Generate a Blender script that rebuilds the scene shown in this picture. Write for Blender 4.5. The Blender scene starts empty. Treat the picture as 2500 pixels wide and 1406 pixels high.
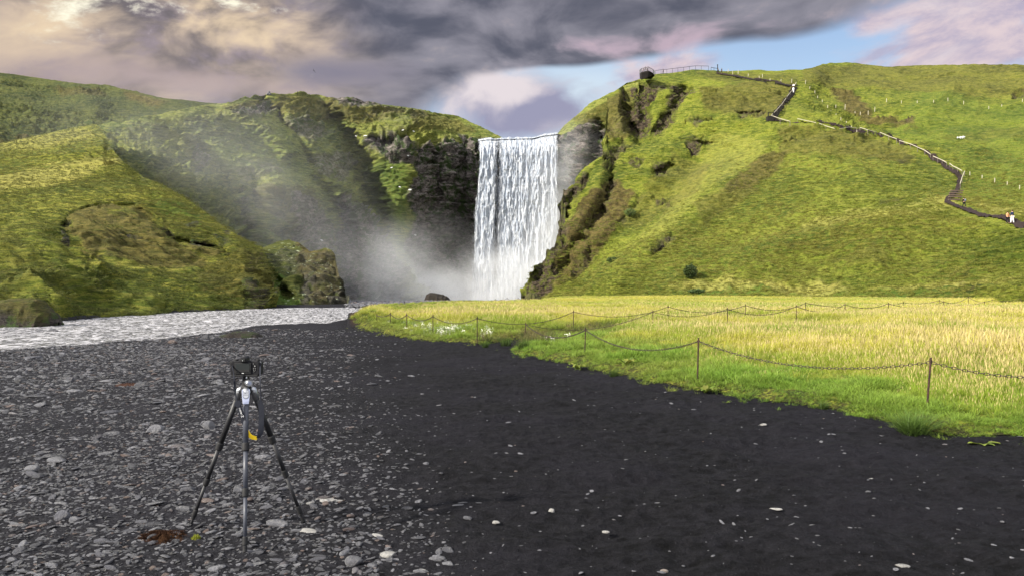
import bpy, math, random
import numpy as np
from mathutils import Vector, Matrix, Euler
R = math.radians
random.seed(7)
rng = np.random.default_rng(11)
SC = bpy.context.scene
COL = SC.collection
F = 1800.0; CX = 1250.0; CY = 703.0; EYE = 1.4

def P(px, py, Y):
    return Vector(((px-CX)/F*Y, Y, EYE+(CY-py)/F*Y))
def Pz(px, py, z=0.0):
    Y = (EYE-z)*F/(py-CY)
    return Vector(((px-CX)/F*Y, Y, z))

# ---------------------------------------------------------------- numpy noise
_tab = np.random.default_rng(5).random(65536).astype(np.float32)
def _h(i, j, k):
    return _tab[((i*73856093) ^ (j*19349663) ^ (k*83492791)) & 65535]
def vn(x, y, z):
    xi = np.floor(x).astype(np.int64); yi = np.floor(y).astype(np.int64); zi = np.floor(z).astype(np.int64)
    fx = x-xi; fy = y-yi; fz = z-zi
    fx = fx*fx*fx*(fx*(fx*6-15)+10); fy = fy*fy*fy*(fy*(fy*6-15)+10); fz = fz*fz*fz*(fz*(fz*6-15)+10)
    r = 0
    a = _h(xi,yi,zi)*(1-fx)+_h(xi+1,yi,zi)*fx
    b = _h(xi,yi+1,zi)*(1-fx)+_h(xi+1,yi+1,zi)*fx
    c = _h(xi,yi,zi+1)*(1-fx)+_h(xi+1,yi,zi+1)*fx
    d = _h(xi,yi+1,zi+1)*(1-fx)+_h(xi+1,yi+1,zi+1)*fx
    return (a*(1-fy)+b*fy)*(1-fz)+(c*(1-fy)+d*fy)*fz
def fbm(x, y, z, o=4, g=0.5):
    s = 0; a = 1; t = 0
    x = np.asarray(x, float); y = np.asarray(y, float); z = np.asarray(z, float)
    for i in range(o):
        s = s+a*(vn(x+17.3*i, y-9.1*i, z+3.7*i)*2-1); t += a; a *= g
        x = x*2.03; y = y*2.03; z = z*2.03
    return s/t
def ridged(x, y, z, o=4):
    s = 0; a = 1; t = 0
    for i in range(o):
        s = s+a*(1-np.abs(vn(x+5.3*i, y+1.1*i, z-2.7*i)*2-1)); t += a; a *= 0.5
        x = x*2.1; y = y*2.1; z = z*2.1
    return s/t
def sst(a, b, x):
    t = np.clip((x-a)/(b-a), 0, 1)
    return t*t*(3-2*t)

def seg_dist(x, y, pts, closed=False):
    pts = [(float(p[0]), float(p[1])) for p in pts]
    n = len(pts); best = np.full(np.shape(x), 1e9)
    for i in range(n if closed else n-1):
        ax, ay = pts[i]; bx, by = pts[(i+1) % n]
        dx = bx-ax; dy = by-ay; L = dx*dx+dy*dy+1e-9
        t = np.clip(((x-ax)*dx+(y-ay)*dy)/L, 0, 1)
        best = np.minimum(best, (x-ax-t*dx)**2+(y-ay-t*dy)**2)
    return np.sqrt(best)
def inside(x, y, pts):
    c = np.zeros(np.shape(x), bool); n = len(pts)
    for i in range(n):
        x1, y1 = pts[i][0], pts[i][1]; x2, y2 = pts[(i+1) % n][0], pts[(i+1) % n][1]
        if y1 == y2: continue
        c ^= ((y1 > y) != (y2 > y)) & (x < (x2-x1)*(y-y1)/(y2-y1)+x1)
    return c
def sdist(x, y, pts):                # positive inside
    d = seg_dist(x, y, pts, True)
    return np.where(inside(x, y, pts), d, -d)

# ---------------------------------------------------------------- objects
def tag(o, label=None, cat=None, group=None, kind=None):
    if label: o['label'] = label
    if cat: o['category'] = cat
    if group: o['group'] = group
    if kind: o['kind'] = kind
    return o
def link(o, parent=None, col=None):
    (col or COL).objects.link(o)
    if parent is not None: o.parent = parent
    return o
def empty(name, loc=(0, 0, 0), rz=0.0):
    o = bpy.data.objects.new(name, None); o.location = loc; o.rotation_euler = (0, 0, rz)
    o.empty_display_size = 0.2
    return link(o)
def mesh_np(name, v, f, mat=None, smooth=True, attrs=None, parent=None, col=None):
    """v (N,3), f (M,k) all faces with k corners"""
    v = np.asarray(v, np.float32); f = np.asarray(f, np.int32)
    me = bpy.data.meshes.new(name)
    me.vertices.add(len(v)); me.vertices.foreach_set('co', v.ravel())
    k = f.shape[1]
    me.loops.add(f.size); me.loops.foreach_set('vertex_index', f.ravel())
    me.polygons.add(len(f)); me.polygons.foreach_set('loop_start', np.arange(0, f.size, k, dtype=np.int32))
    me.polygons.foreach_set('use_smooth', np.full(len(f), smooth))
    me.update(calc_edges=True); me.validate()
    if attrs:
        for n, a in attrs.items():
            a = np.asarray(a, np.float32)
            if a.ndim == 1:
                at = me.attributes.new(n, 'FLOAT', 'POINT'); at.data.foreach_set('value', a)
            else:
                at = me.attributes.new(n, 'FLOAT_COLOR', 'POINT')
                a4 = np.ones((len(a), 4), np.float32); a4[:, :a.shape[1]] = a; at.data.foreach_set('color', a4.ravel())
    if mat: me.materials.append(mat)
    o = bpy.data.objects.new(name, me)
    return link(o, parent, col)
class MB:
    """collects simple solids; build() links them as one mesh"""
    def __init__(s): s.v = []; s.f = []
    def add(s, v, f):
        b = len(s.v); s.v += [tuple(p) for p in v]; s.f += [tuple(i+b for i in q) for q in f]; return s
    def box(s, c, d, rot=None):
        x, y, z = d[0]/2, d[1]/2, d[2]/2
        vs = [Vector((a*x, b*y, e*z)) for e in (-1, 1) for b in (-1, 1) for a in (-1, 1)]
        if rot is not None: vs = [rot @ p for p in vs]
        vs = [p+Vector(c) for p in vs]
        return s.add(vs, [(0, 2, 3, 1), (4, 5, 7, 6), (0, 1, 5, 4), (2, 6, 7, 3), (0, 4, 6, 2), (1, 3, 7, 5)])
    def tube(s, pts, r, n=8, cap=True):
        pts = [Vector(p) for p in pts]; rs = r if isinstance(r, (list, tuple)) else [r]*len(pts)
        vs = []; fs = []; up = None
        for i, p in enumerate(pts):
            t = (pts[min(i+1, len(pts)-1)]-pts[max(i-1, 0)]).normalized()
            if up is None:
                up = Vector((0, 0, 1)) if abs(t.z) < .9 else Vector((1, 0, 0))
            a = t.cross(up).normalized(); b = a.cross(t).normalized(); up = b
            for k in range(n):
                an = 2*math.pi*k/n
                vs.append(p+(a*math.cos(an)+b*math.sin(an))*rs[i])
        for i in range(len(pts)-1):
            for k in range(n):
                fs.append((i*n+k, i*n+(k+1) % n, (i+1)*n+(k+1) % n, (i+1)*n+k))
        if cap:
            fs.append(tuple(range(n))[::-1]); fs.append(tuple((len(pts)-1)*n+k for k in range(n)))
        return s.add(vs, fs)
    def torus(s, c, axis, R_, r, n=16, m=6, stretch=1.0, sdir=None):
        ax = Vector(axis).normalized()
        u = Vector(sdir).normalized() if sdir is not None else ax.orthogonal().normalized()
        w = ax.cross(u).normalized(); vs = []; fs = []
        for i in range(n):
            a = 2*math.pi*i/n
            d = u*math.cos(a)+w*math.sin(a)
            cc = Vector(c)+u*math.cos(a)*R_*stretch+w*math.sin(a)*R_
            for k in range(m):
                b = 2*math.pi*k/m
                vs.append(cc+d*math.cos(b)*r+ax*math.sin(b)*r)
        for i in range(n):
            for k in range(m):
                fs.append((i*m+k, ((i+1) % n)*m+k, ((i+1) % n)*m+(k+1) % m, i*m+(k+1) % m))
        return s.add(vs, fs)
    def build(s, name, mat=None, parent=None, smooth=False, bevel=0, col=None):
        me = bpy.data.meshes.new(name); me.from_pydata(s.v, [], s.f); me.update()
        if smooth: me.polygons.foreach_set('use_smooth', [True]*len(me.polygons))
        if mat: me.materials.append(mat)
        o = bpy.data.objects.new(name, me)
        if bevel:
            m = o.modifiers.new('bevel', 'BEVEL'); m.width = bevel; m.segments = 2; m.limit_method = 'ANGLE'
        return link(o, parent, col)

# ---------------------------------------------------------------- node helper
class NT:
    def __init__(s, tree): s.t = tree; s.n = tree.nodes; s.l = tree.links
    def node(s, ty, **kw):
        n = s.n.new(ty)
        for k, v in kw.items(): setattr(n, k, v)
        return n
    def put(s, sock, val):
        if val is None: return
        if isinstance(val, bpy.types.NodeSocket): s.l.new(val, sock)
        elif hasattr(sock, 'default_value'):
            dv = sock.default_value
            if hasattr(dv, '__len__') and not isinstance(val, (int, float)):
                if len(dv) == 4 and len(val) == 3: val = (*val, 1)
                sock.default_value = val
            elif hasattr(dv, '__len__'): sock.default_value = (val,)*len(dv) if len(dv) == 3 else (val, val, val, 1)
            else: sock.default_value = val
    def m(s, op, a, b=None, c=None, clamp=False):
        n = s.node('ShaderNodeMath', operation=op, use_clamp=clamp)
        s.put(n.inputs[0], a); s.put(n.inputs[1], b); s.put(n.inputs[2], c)
        return n.outputs[0]
    def vm(s, op, a, b=None):
        n = s.node('ShaderNodeVectorMath', operation=op)
        s.put(n.inputs[0], a); s.put(n.inputs[1], b)
        return n.outputs[0]
    def mix(s, f, a, b, blend='MIX'):
        n = s.node('ShaderNodeMix', data_type='RGBA', blend_type=blend)
        n.clamp_factor = True
        s.put(n.inputs[0], f); s.put(n.inputs[6], a); s.put(n.inputs[7], b)
        return n.outputs[2]
    def mr(s, v, a, b, c=0.0, d=1.0, smooth=True):
        n = s.node('ShaderNodeMapRange'); n.interpolation_type = 'SMOOTHSTEP' if smooth else 'LINEAR'
        s.put(n.inputs[0], v); n.inputs[1].default_value = a; n.inputs[2].default_value = b
        n.inputs[3].default_value = c; n.inputs[4].default_value = d
        return n.outputs[0]
    def noise(s, vec, scale, detail=4, rough=0.5, dist=0.0, col=False):
        n = s.node('ShaderNodeTexNoise'); s.put(n.inputs['Vector'], vec)
        s.put(n.inputs['Scale'], scale); n.inputs['Detail'].default_value = detail
        n.inputs['Roughness'].default_value = rough; n.inputs['Distortion'].default_value = dist
        return n.outputs['Color' if col else 'Fac']
    def attr(s, name, ty='GEOMETRY', out='Fac'):
        n = s.node('ShaderNodeAttribute'); n.attribute_name = name; n.attribute_type = ty
        return n.outputs[out]
    def scalev(s, vec, sc):
        return s.vm('MULTIPLY', vec, sc)
    def bump(s, h, strength, dist, normal=None):
        n = s.node('ShaderNodeBump'); n.inputs['Strength'].default_value = strength
        n.inputs['Distance'].default_value = dist; s.put(n.inputs['Height'], h)
        if normal is not None: s.put(n.inputs['Normal'], normal)
        return n.outputs[0]
    def sep(s, v):
        n = s.node('ShaderNodeSeparateXYZ'); s.put(n.inputs[0], v); return n.outputs
    def comb(s, a, b, c):
        n = s.node('ShaderNodeCombineXYZ'); s.put(n.inputs[0], a); s.put(n.inputs[1], b); s.put(n.inputs[2], c); return n.outputs[0]
def new_mat(name):
    m = bpy.data.materials.new(name); m.use_nodes = True; nt = NT(m.node_tree); nt.n.clear()
    out = nt.node('ShaderNodeOutputMaterial')
    return m, nt, out
def principled(nt, out, color, rough=0.8, bump=None, spec=0.3, metal=0.0, alpha=None):
    b = nt.node('ShaderNodeBsdfPrincipled')
    nt.put(b.inputs['Base Color'], color); nt.put(b.inputs['Roughness'], rough)
    nt.put(b.inputs['Specular IOR Level'], spec); nt.put(b.inputs['Metallic'], metal)
    if bump is not None: nt.put(b.inputs['Normal'], bump)
    if alpha is not None: nt.put(b.inputs['Alpha'], alpha)
    nt.l.new(b.outputs[0], out.inputs['Surface'])
    return b
def geo_pos(nt):
    return nt.node('ShaderNodeNewGeometry').outputs['Position']
def simple(name, col, rough=0.6, metal=0.0, spec=0.4, var=0.25, scale=20.0, bump=0.15):
    m, nt, out = new_mat(name)
    p = nt.node('ShaderNodeTexCoord').outputs['Object']
    n = nt.noise(p, scale, 5, 0.6)
    dark = tuple(c*(1-var) for c in col); lite = tuple(min(1, c*(1+var)) for c in col)
    c = nt.mix(n, dark, lite)
    principled(nt, out, c, nt.mr(n, 0.2, 0.8, rough*0.85, min(1, rough*1.15)), nt.bump(n, bump, 0.01), spec, metal)
    return m
# ================================================================ camera, light, sky
cam = bpy.data.objects.new('camera', bpy.data.cameras.new('camera')); COL.objects.link(cam)
cam.location = (0, 0, EYE); cam.rotation_euler = (R(90), 0, 0)
cam.data.sensor_width = 36; cam.data.lens = 36*F/2500; cam.data.clip_start = 0.05; cam.data.clip_end = 6000
SC.camera = cam
SC.view_settings.view_transform = 'Standard'; SC.view_settings.look = 'None'
SC.view_settings.gamma = 1; SC.view_settings.exposure = 1.15
SUN_EL = 30.0; SUN_DIR = Vector((-1.0, -0.50, 0)).normalized()      # horizontal direction towards the sun
sd = Vector((SUN_DIR.x*math.cos(R(SUN_EL)), SUN_DIR.y*math.cos(R(SUN_EL)), math.sin(R(SUN_EL))))
sun = bpy.data.objects.new('sun', bpy.data.lights.new('sun', 'SUN')); COL.objects.link(sun)
sun.data.energy = 4.8; sun.data.angle = R(2.5); sun.data.color = (1.0, 0.93, 0.80)
sun.rotation_euler = (-sd).to_track_quat('-Z', 'Y').to_euler()

w = bpy.data.worlds.new('World'); SC.world = w; w.use_nodes = True
nt = NT(w.node_tree); nt.n.clear()
wo = nt.node('ShaderNodeOutputWorld'); bg = nt.node('ShaderNodeBackground'); nt.l.new(bg.outputs[0], wo.inputs[0])
sky = nt.node('ShaderNodeTexSky'); sky.sky_type = 'NISHITA'; sky.sun_disc = False
sky.sun_elevation = R(SUN_EL); sky.sun_rotation = math.atan2(SUN_DIR.x, SUN_DIR.y)
sky.air_density = 1.0; sky.dust_density = 0.6; sky.ozone_density = 2.0
dirv = nt.node('ShaderNodeTexCoord').outputs['Generated']
sx = nt.sep(nt.vm('NORMALIZE', dirv))
az = nt.m('ARCTAN2', sx[0], sx[1]); el = nt.m('ARCSINE', sx[2])
base = nt.comb(az, nt.m('MULTIPLY', el, 1.9), 0.0)
w1 = nt.noise(base, 2.2, 3, 0.5, col=True)
warp = nt.vm('ADD', base, nt.vm('MULTIPLY', nt.vm('SUBTRACT', w1, (0.5, 0.5, 0.5)), (0.30, 0.20, 0.0)))
wsx = nt.sep(warp)
waz = wsx[0]; wel = nt.m('DIVIDE', wsx[1], 1.9)
n_big = nt.m('ADD', nt.m('MULTIPLY', nt.noise(warp, 3.2, 8, 0.52), 1.4), -.20)
n_mid = nt.m('ADD', nt.m('MULTIPLY', nt.noise(warp, 7.0, 8, 0.53, 0.2), 1.35), -.175)
n_fine = nt.m('ADD', nt.m('MULTIPLY', nt.noise(warp, 17.0, 7, 0.62), 1.3), -.15)
def AZ(px): return math.atan((px-CX)/F)
def EL(px, py): return math.atan2((CY-py)/F, math.hypot(1, (px-CX)/F))
def blob(px, py, sxp, syp, amp=1.0):
    """soft patch of the sky centred on a direction; sizes in radians*1800"""
    a = nt.m('MULTIPLY', nt.m('SUBTRACT', waz, AZ(px)), F/sxp)
    e = nt.m('MULTIPLY', nt.m('SUBTRACT', wel, EL(px, py)), F/syp)
    r2 = nt.m('ADD', nt.m('MULTIPLY', a, a), nt.m('MULTIPLY', e, e))
    return nt.m('MULTIPLY', nt.m('EXPONENT', nt.m('MULTIPLY', r2, -1.0)), amp)
def addup(*xs):
    r = xs[0]
    for x in xs[1:]: r = nt.m('ADD', r, x)
    return r
def srgb(r, g, b):
    f = lambda c: (c/255/12.92) if c <= 10 else ((c/255+0.055)/1.055)**2.4
    return (f(r), f(g), f(b))
EXPG = 2**SC.view_settings.exposure
STR = 0.12
def K(r, g, b, k=1.0):     # radiance that shows as this colour
    c = srgb(r, g, b); return tuple(x/EXPG/STR*k for x in c)
# clear air: the Nishita sky tinted towards the photograph's blue, whiter low down
clear = nt.mix(0.80, sky.outputs[0], nt.mix(nt.mr(el, 0.17, 0.42), K(192, 215, 236), K(134, 164, 208)))
clear = nt.mix(blob(1430, 250, 260, 110, 1.0), clear, K(214, 230, 244))
# pale pink clouds on the right
f_pink = nt.mr(addup(n_mid, blob(2440, 140, 340, 60, 0.46), blob(2440, 30, 240, 50, 0.30), blob(2200, 60, 200, 60, .12), blob(1750, 175, 300, 30, 0.22), blob(2030, 60, 50, 30, .15), blob(1560, 160, 200, 40, 0.2)), 0.58, 0.86)
pinkc = nt.mix(nt.mr(n_fine, .3, .7), K(186, 178, 200), K(228, 210, 214))
c = nt.mix(f_pink, clear, pinkc)
# white billows over the fall
f_white = nt.mr(addup(n_mid, blob(1230, 255, 210, 70, 0.55), blob(1110, 235, 120, 40, .2), blob(1330, 300, 130, 40, .3)), 0.52, 0.98)
whitec = nt.mix(nt.mr(addup(n_mid, blob(1190, 235, 150, 50, 0.35), blob(1330, 290, 130, 40, -0.30)), 0.40, 0.75), K(158, 158, 184), K(232, 222, 226))
c = nt.mix(f_white, c, whitec)
# the long dark cloud bank
behind = nt.mr(nt.m('ABSOLUTE', az), 1.0, 1.6, 0.0, 0.45)
high = nt.mr(el, 0.42, 0.62, 0.0, 0.55)
f_dark = nt.mr(addup(nt.m('MULTIPLY', n_big, 0.7), behind, high, blob(250, 60, 760, 330, 1.1), blob(800, 130, 470, 150, 0.8), blob(1180, 50, 480, 130, 0.9), blob(1650, 40, 400, 80, 0.62), blob(2050, -10, 260, 60, .30), blob(1430, 130, 150, 40, .25), blob(1280, 255, 300, 85, -.9), blob(1750, 170, 500, 40, -.5), blob(2350, 110, 300, 100, -0.3)), 0.50, 1.00)
dk = nt.mix(nt.mr(n_mid, .30, .68), K(92, 95, 110), K(150, 148, 160))
dk = nt.mix(nt.mr(addup(n_mid, blob(1680, 105, 260, 45, .25), blob(1380, 110, 130, 50, .12)), .62, .88), dk, K(196, 176, 190))
# left part: mauve and warm
f_left = nt.mr(addup(nt.m('MULTIPLY', n_big, 0.5), blob(150, 150, 650, 300, 0.9), blob(640, 130, 260, 120, .35)), 0.45, 1.05)
lf = nt.mix(nt.mr(n_mid, .32, .62), K(118, 112, 116), K(196, 178, 166))
lf = nt.mix(nt.mr(n_fine, .40, .75), lf, K(158, 146, 156))
dk = nt.mix(f_left, dk, lf)
# breaks where the light comes through, upper left
f_warm = nt.mr(addup(n_mid, blob(330, 30, 330, 75, 0.27), blob(600, 80, 150, 70, 0.20), blob(60, 75, 120, 60, .14)), 0.60, 0.98)
dk = nt.mix(f_warm, dk, K(244, 220, 186))
f_hot = nt.mr(addup(n_fine, blob(60, 60, 160, 70, 0.24), blob(520, 10, 180, 26, 0.24), blob(190, 15, 200, 40, .14)), 0.70, 0.98)
dk = nt.mix(f_hot, dk, K(255, 250, 226, 1.1))
dk = nt.mix(nt.mr(addup(nt.m('MULTIPLY', n_mid, .4), blob(420, 215, 420, 50, .6)), .4, .9), dk, K(186, 168, 166))
dk = nt.mix(nt.mr(addup(nt.m('MULTIPLY', n_mid, .5), blob(830, 190, 260, 70, .5)), .5, .9), dk, K(138, 134, 150))
c = nt.mix(f_dark, c, dk)
# thin bright overcast overhead and behind, added out of view as fill light
ov = nt.m('MAXIMUM', nt.mr(el, 0.5, 0.85), nt.mr(nt.m('ABSOLUTE', az), 1.15, 1.8))
c = nt.mix(nt.m('MULTIPLY', ov, nt.mr(n_mid, .3, .6, .45, .95)), c, K(250, 250, 255, 2.1))
gnd = nt.mr(el, -0.05, 0.0)
c = nt.mix(gnd, K(60, 62, 50), c)
nt.put(bg.inputs[0], c); bg.inputs[1].default_value = STR

SC.cycles.use_adaptive_sampling = True; SC.cycles.adaptive_threshold = 0.011
SC.cycles.use_denoising = True
try:
    SC.cycles.denoising_prefilter = 'ACCURATE'; SC.cycles.denoiser = 'OPENIMAGEDENOISE'; SC.cycles.denoising_input_passes = 'RGB_ALBEDO_NORMAL'
except Exception: pass
SC.cycles.max_bounces = 6; SC.cycles.diffuse_bounces = 2; SC.cycles.glossy_bounces = 2
SC.cycles.transmission_bounces = 2; SC.cycles.transparent_max_bounces = 14; SC.cycles.volume_bounces = 4
SC.cycles.volume_step_rate = 2.0; SC.cycles.volume_max_steps = 96
SC.cycles.sample_clamp_indirect = 6.0; SC.cycles.caustics_reflective = False; SC.cycles.caustics_refractive = False
# ================================================================ hills and cliffs
def tps_fit(pts):
    """smooth log-depth through scattered (px, py, Y) survey points"""
    p = np.array(pts, float); x = p[:, :2]/300.0; y = np.log(p[:, 2]); n = len(p)
    d = np.linalg.norm(x[:, None]-x[None], axis=2)
    K_ = d + 0.0*np.eye(n) + np.eye(n)*0.004
    A = np.zeros((n+3, n+3)); A[:n, :n] = K_; A[:n, n] = 1; A[:n, n+1:] = x
    A[n, :n] = 1; A[n+1:, :n] = x.T
    b = np.zeros(n+3); b[:n] = y
    s = np.linalg.solve(A, b)
    def ev(px, py):
        sh = px.shape; q = np.stack([px.ravel(), py.ravel()], 1)/300.0
        r = s[n]+q@s[n+1:]
        for i in range(n):
            r = r+s[i]*np.sqrt(((q-x[i])**2).sum(1)+0.03)
        return np.exp(r).reshape(sh)
    return ev

def turf_material(name, dark, light, pale_turf, rock_d=(.007, .006, .006), rock_l=(.062, .052, .046), scale=1.0, mossy=(.03, .055, .012), speck=0.0):
    m, nt, out = new_mat(name)
    p = geo_pos(nt)
    n1 = nt.noise(p, 0.045/scale, 5, 0.6)
    n2 = nt.noise(p, 0.5/scale, 5, 0.65)
    st = nt.noise(nt.scalev(p, (0.35/scale, 0.35/scale, 2.2/scale)), 1.0, 6, 0.62, 0.6)
    fine = nt.noise(nt.scalev(p, (2.6/scale, 2.6/scale, 5.5/scale)), 1.0, 6, 0.82)
    g = nt.mix(nt.mr(addm(nt, nt.m('MULTIPLY', n1, 1.3), nt.m('MULTIPLY', n2, 0.45)), 0.68, 1.04), dark, light)
    g = nt.mix(nt.mr(st, 0.46, 0.64, 0, 0.75), g, pale_turf)
    g = nt.mix(nt.mr(st, 0.50, 0.34, 0, 0.75), g, tuple(c*.42 for c in dark))  # low streaks darkened: shade between the turf steps put into the colour
    g = nt.mix(nt.mr(fine, 0.44, 0.60, 0.0, 0.58), g, tuple(c*0.45 for c in dark))
    g = nt.mix(nt.m('MULTIPLY', nt.attr('lush'), nt.mr(n2, .3, .6, .5, 1)), g, (0.070, 0.125, 0.018))
    g = nt.mix(nt.m('MULTIPLY', nt.attr('pale_turf'), nt.mr(fine, .3, .55, .5, 1)), g, (.50, .44, .13))
    br = nt.mix(nt.mr(n2, 0.35, 0.65), (.045, .032, .014), (.13, .10, .035))
    g = nt.mix(nt.m('MULTIPLY', nt.attr('brown'), nt.mr(st, .30, .52, .45, 1)), g, br)
    rn = nt.noise(nt.scalev(p, (0.5/scale, 0.5/scale, 1.1/scale)), 1.0, 7, 0.72, 0.8)
    rk = nt.mix(nt.mr(rn, 0.35, 0.68), rock_d, rock_l)
    rk = nt.mix(nt.mr(nt.noise(p, 0.34/scale, 7, 0.75), 0.49, 0.57, 0, .9), rk, nt.mix(n2, tuple(c*.5 for c in mossy), tuple(c*1.7 for c in mossy)))
    c = nt.mix(nt.attr('rock'), g, rk)
    if speck: c = nt.mix(nt.mr(nt.noise(nt.scalev(p, (1.0, 1.0, 1.7)), 1.7, 5, .65), .60, .66, 0, speck), c, (.27, .30, .19))
    c = nt.mix(nt.attr('soil'), c, nt.mix(fine, (.008, .007, .006), (.030, .022, .018)))
    h = addm(nt, nt.m('MULTIPLY', st, 0.8), nt.m('MULTIPLY', fine, 0.5), nt.m('MULTIPLY', nt.noise(p, 5/scale, 4, .7), .25))
    b = nt.bump(h, 1.0, 1.1*scale)
    bs = principled(nt, out, c, nt.mix(nt.attr('rock'), (.95,)*3, (.6,)*3), b, 0.12)
    return m
def addm(nt, *xs):
    r = xs[0]
    for x in xs[1:]: r = nt.m('ADD', r, x)
    return r

HILLS = {}
def hill(name, top, foot, ctrl, nx, ny, x0, x1, mat, ridges=(), rock=(), brown=(), lush=(), soil=(), pale_turf=(), terr=0.45, rough=1.0, rockamp=1.6, rocky=0.0, back=(3, 8, 20, 50, 110), label=None, seed=0, gpow=1.0, gully=0.0, sink=0.5):
    top = np.array(top, float); foot = np.array(foot, float)
    px = np.linspace(x0, x1, nx)
    pt = np.interp(px, top[:, 0], top[:, 1]); pf = np.interp(px, foot[:, 0], foot[:, 1])
    t = np.linspace(0, 1, ny)**gpow
    PX = np.repeat(px[:, None], ny, 1); kw = max(3, nx//9); kk = np.hanning(2*kw+1); kk /= kk.sum(); pts_ = np.convolve(np.pad(pt, kw, mode='edge'), kk, 'valid')
    PY = pf[:, None]+(pts_-pf)[:, None]*t[None]+(pt-pts_)[:, None]*(t[None]**5)
    Y = tps_fit(ctrl)(PX, PY)
    for pts, wd, amp in ridges:
        d = seg_dist(PX, PY, pts); Y = Y-amp*np.exp(-(d/wd)**2)
    X = (PX-CX)/F*Y; Z = EYE+(CY-PY)/F*Y
    wob = (9*fbm(X*.10, Y*.10, Z*.10+seed, 3)+15*fbm(X*.45, Y*.45, Z*.45+seed, 4))/np.maximum(Y, 30)*150
    def mask(specs):
        mk = np.zeros_like(PX)
        for s in specs:
            if len(s) == 2 or s[2] is None:
                d = sdist(PX, PY, s[0]); mk = np.maximum(mk, s[1]*sst(-5, 6, d+wob*0.9))
            else:
                d = seg_dist(PX, PY, s[0]); mk = np.maximum(mk, s[1]*sst(0.5, -0.35, (d+wob*.5)/s[2]-1))
        return mk
    rk = mask(rock); br = mask(brown); lu = mask(lush); so = mask(soil); dr = mask(pale_turf)
    if rocky: # steep or rough country breaks into rock by itself
        q = fbm(X*.05, Y*.05, Z*.09+seed+4, 5)
        rk = np.maximum(rk, rocky*sst(.05, .30, q))
    # normals
    V = np.stack([X, Y, Z], 2)
    du = np.gradient(V, axis=0); dv = np.gradient(V, axis=1)
    N = np.cross(du, dv); N /= np.linalg.norm(N, axis=2, keepdims=True)+1e-9
    if (N[..., 1] > 0).mean() > .5: N = -N
    big = fbm(X*.03, Y*.03, Z*.04+seed, 3)*1.6*rough
    # small steps that follow the contour, as grazed turf does
    zz = Z*0.95+fbm(X*.05, Y*.05, Z*.05+seed, 3)*5
    ter = fbm(X*.16, Y*.16, zz, 4, .55)
    tuf = fbm(X*.9, Y*.9, Z*1.3+seed, 3)
    tm = .30+1.5*sst(-.15, .25, fbm(X*.022, Y*.022, Z*.04+seed+9, 3))+.6*br
    gul = (ridged((X*.8-Z*1.15)*.045+seed+.55*fbm(X*.02, Y*.02, Z*.03, 3), (X+Z)*.010, X*0+seed, 3)-.6)
    ter2 = ridged(X*.10, Y*.10, zz*.42+seed, 4)-.62
    dsp = big+gully*gul+terr*tm*(ter*1.5+np.abs(ter)*1.0+ter2*2.2)+0.30*terr*tuf*2
    rr = ridged(X*.20, Y*.20, Z*.14+seed, 6)
    st2 = fbm(X*.05, Y*.05, Z*.55+seed, 4)
    sw = Z*.20+fbm(X*.06, Y*.06, Z*.06+seed+2, 3)*1.6; sw = sw-np.floor(sw)
    cr = ridged(X*.42, Y*.42, Z*.07+seed, 3)-.62
    dsp = dsp+rk*rockamp*((rr-.55)*1.7+st2*0.6+(sw-.5)*.75+cr*1.1)-rk*sink-so*0.25
    dsp = dsp+br*terr*1.3*np.abs(fbm(X*.5, Y*.5, Z*1.1, 4))
    dsp *= sst(0, .03, t)[None]
    kf = ny//9; fade = np.ones(ny); fade[-kf:] = 1-.72*sst(0, 1, np.linspace(0, 1, kf))
    dsp = dsp*fade[None]
    V = V+N*dsp[..., None]
    # the land goes on behind the crest
    rows = [V]
    last = V[:, -1]
    tot = 0
    for i, b in enumerate(back):
        r = last.copy(); r[:, 1] += b; r[:, 0] += b*(px-CX)/F; r[:, 2] -= b*0.04+ (b/28.0)**1.7+0.15*i
        r[:, 2] += fbm(r[:, 0]*.1, r[:, 1]*.1, seed+i, 3)*.4
        rows.append(r[:, None])
    V = np.concatenate(rows, 1); NY = V.shape[1]; ext = len(back)
    pad = lambda a: np.concatenate([a, np.repeat(a[:, -1:], ext, 1)], 1)
    rk, br, lu, so, dr = map(pad, (rk, br, lu, so, dr))
    idx = np.arange(nx*NY).reshape(nx, NY)
    f = np.stack([idx[:-1, :-1], idx[1:, :-1], idx[1:, 1:], idx[:-1, 1:]], 2).reshape(-1, 4)
    vv = V.reshape(-1, 3)
    o = mesh_np(name, vv, f, mat, True, dict(rock=rk.ravel(), brown=br.ravel(), lush=lu.ravel(), soil=so.ravel(), pale_turf=dr.ravel()))
    tag(o, label, 'hill', kind='structure')
    Vv = V[:, :ny].reshape(-1, 3)
    HILLS[name] = dict(v=Vv, px=CX+F*Vv[:, 0]/Vv[:, 1], py=CY-F*(Vv[:, 2]-EYE)/Vv[:, 1], grid=V, PX=PX, PY=PY, obj=o, n=N, rk=rk[:, :ny], soil=so, idx=idx)
    return o
def on(h, px, py):
    H = HILLS[h]; i = np.argmin((H['px']-px)**2+(H['py']-py)**2)
    return Vector(H['v'][i].tolist())

M_left = turf_material('turf_left', (.062, .086, .013), (.180, .192, .024), (.29, .265, .05), scale=0.5)
M_far = turf_material('turf_far', (.032, .048, .012), (.085, .102, .022), (.13, .125, .035), scale=1.3)
M_mid = turf_material('turf_mid', (.085, .120, .030), (.215, .240, .050), (.28, .27, .075), scale=1.0, rock_d=(.022, .019, .018), rock_l=(.27, .235, .215))
M_right = turf_material('turf_right', (.066, .094, .012), (.180, .212, .024), (.26, .25, .045), scale=0.65, mossy=(.085, .10, .015), rock_d=(.007, .006, .004), rock_l=(.12, .090, .062))  # near-black rock_d also carries the shade of the rock hollows

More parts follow.
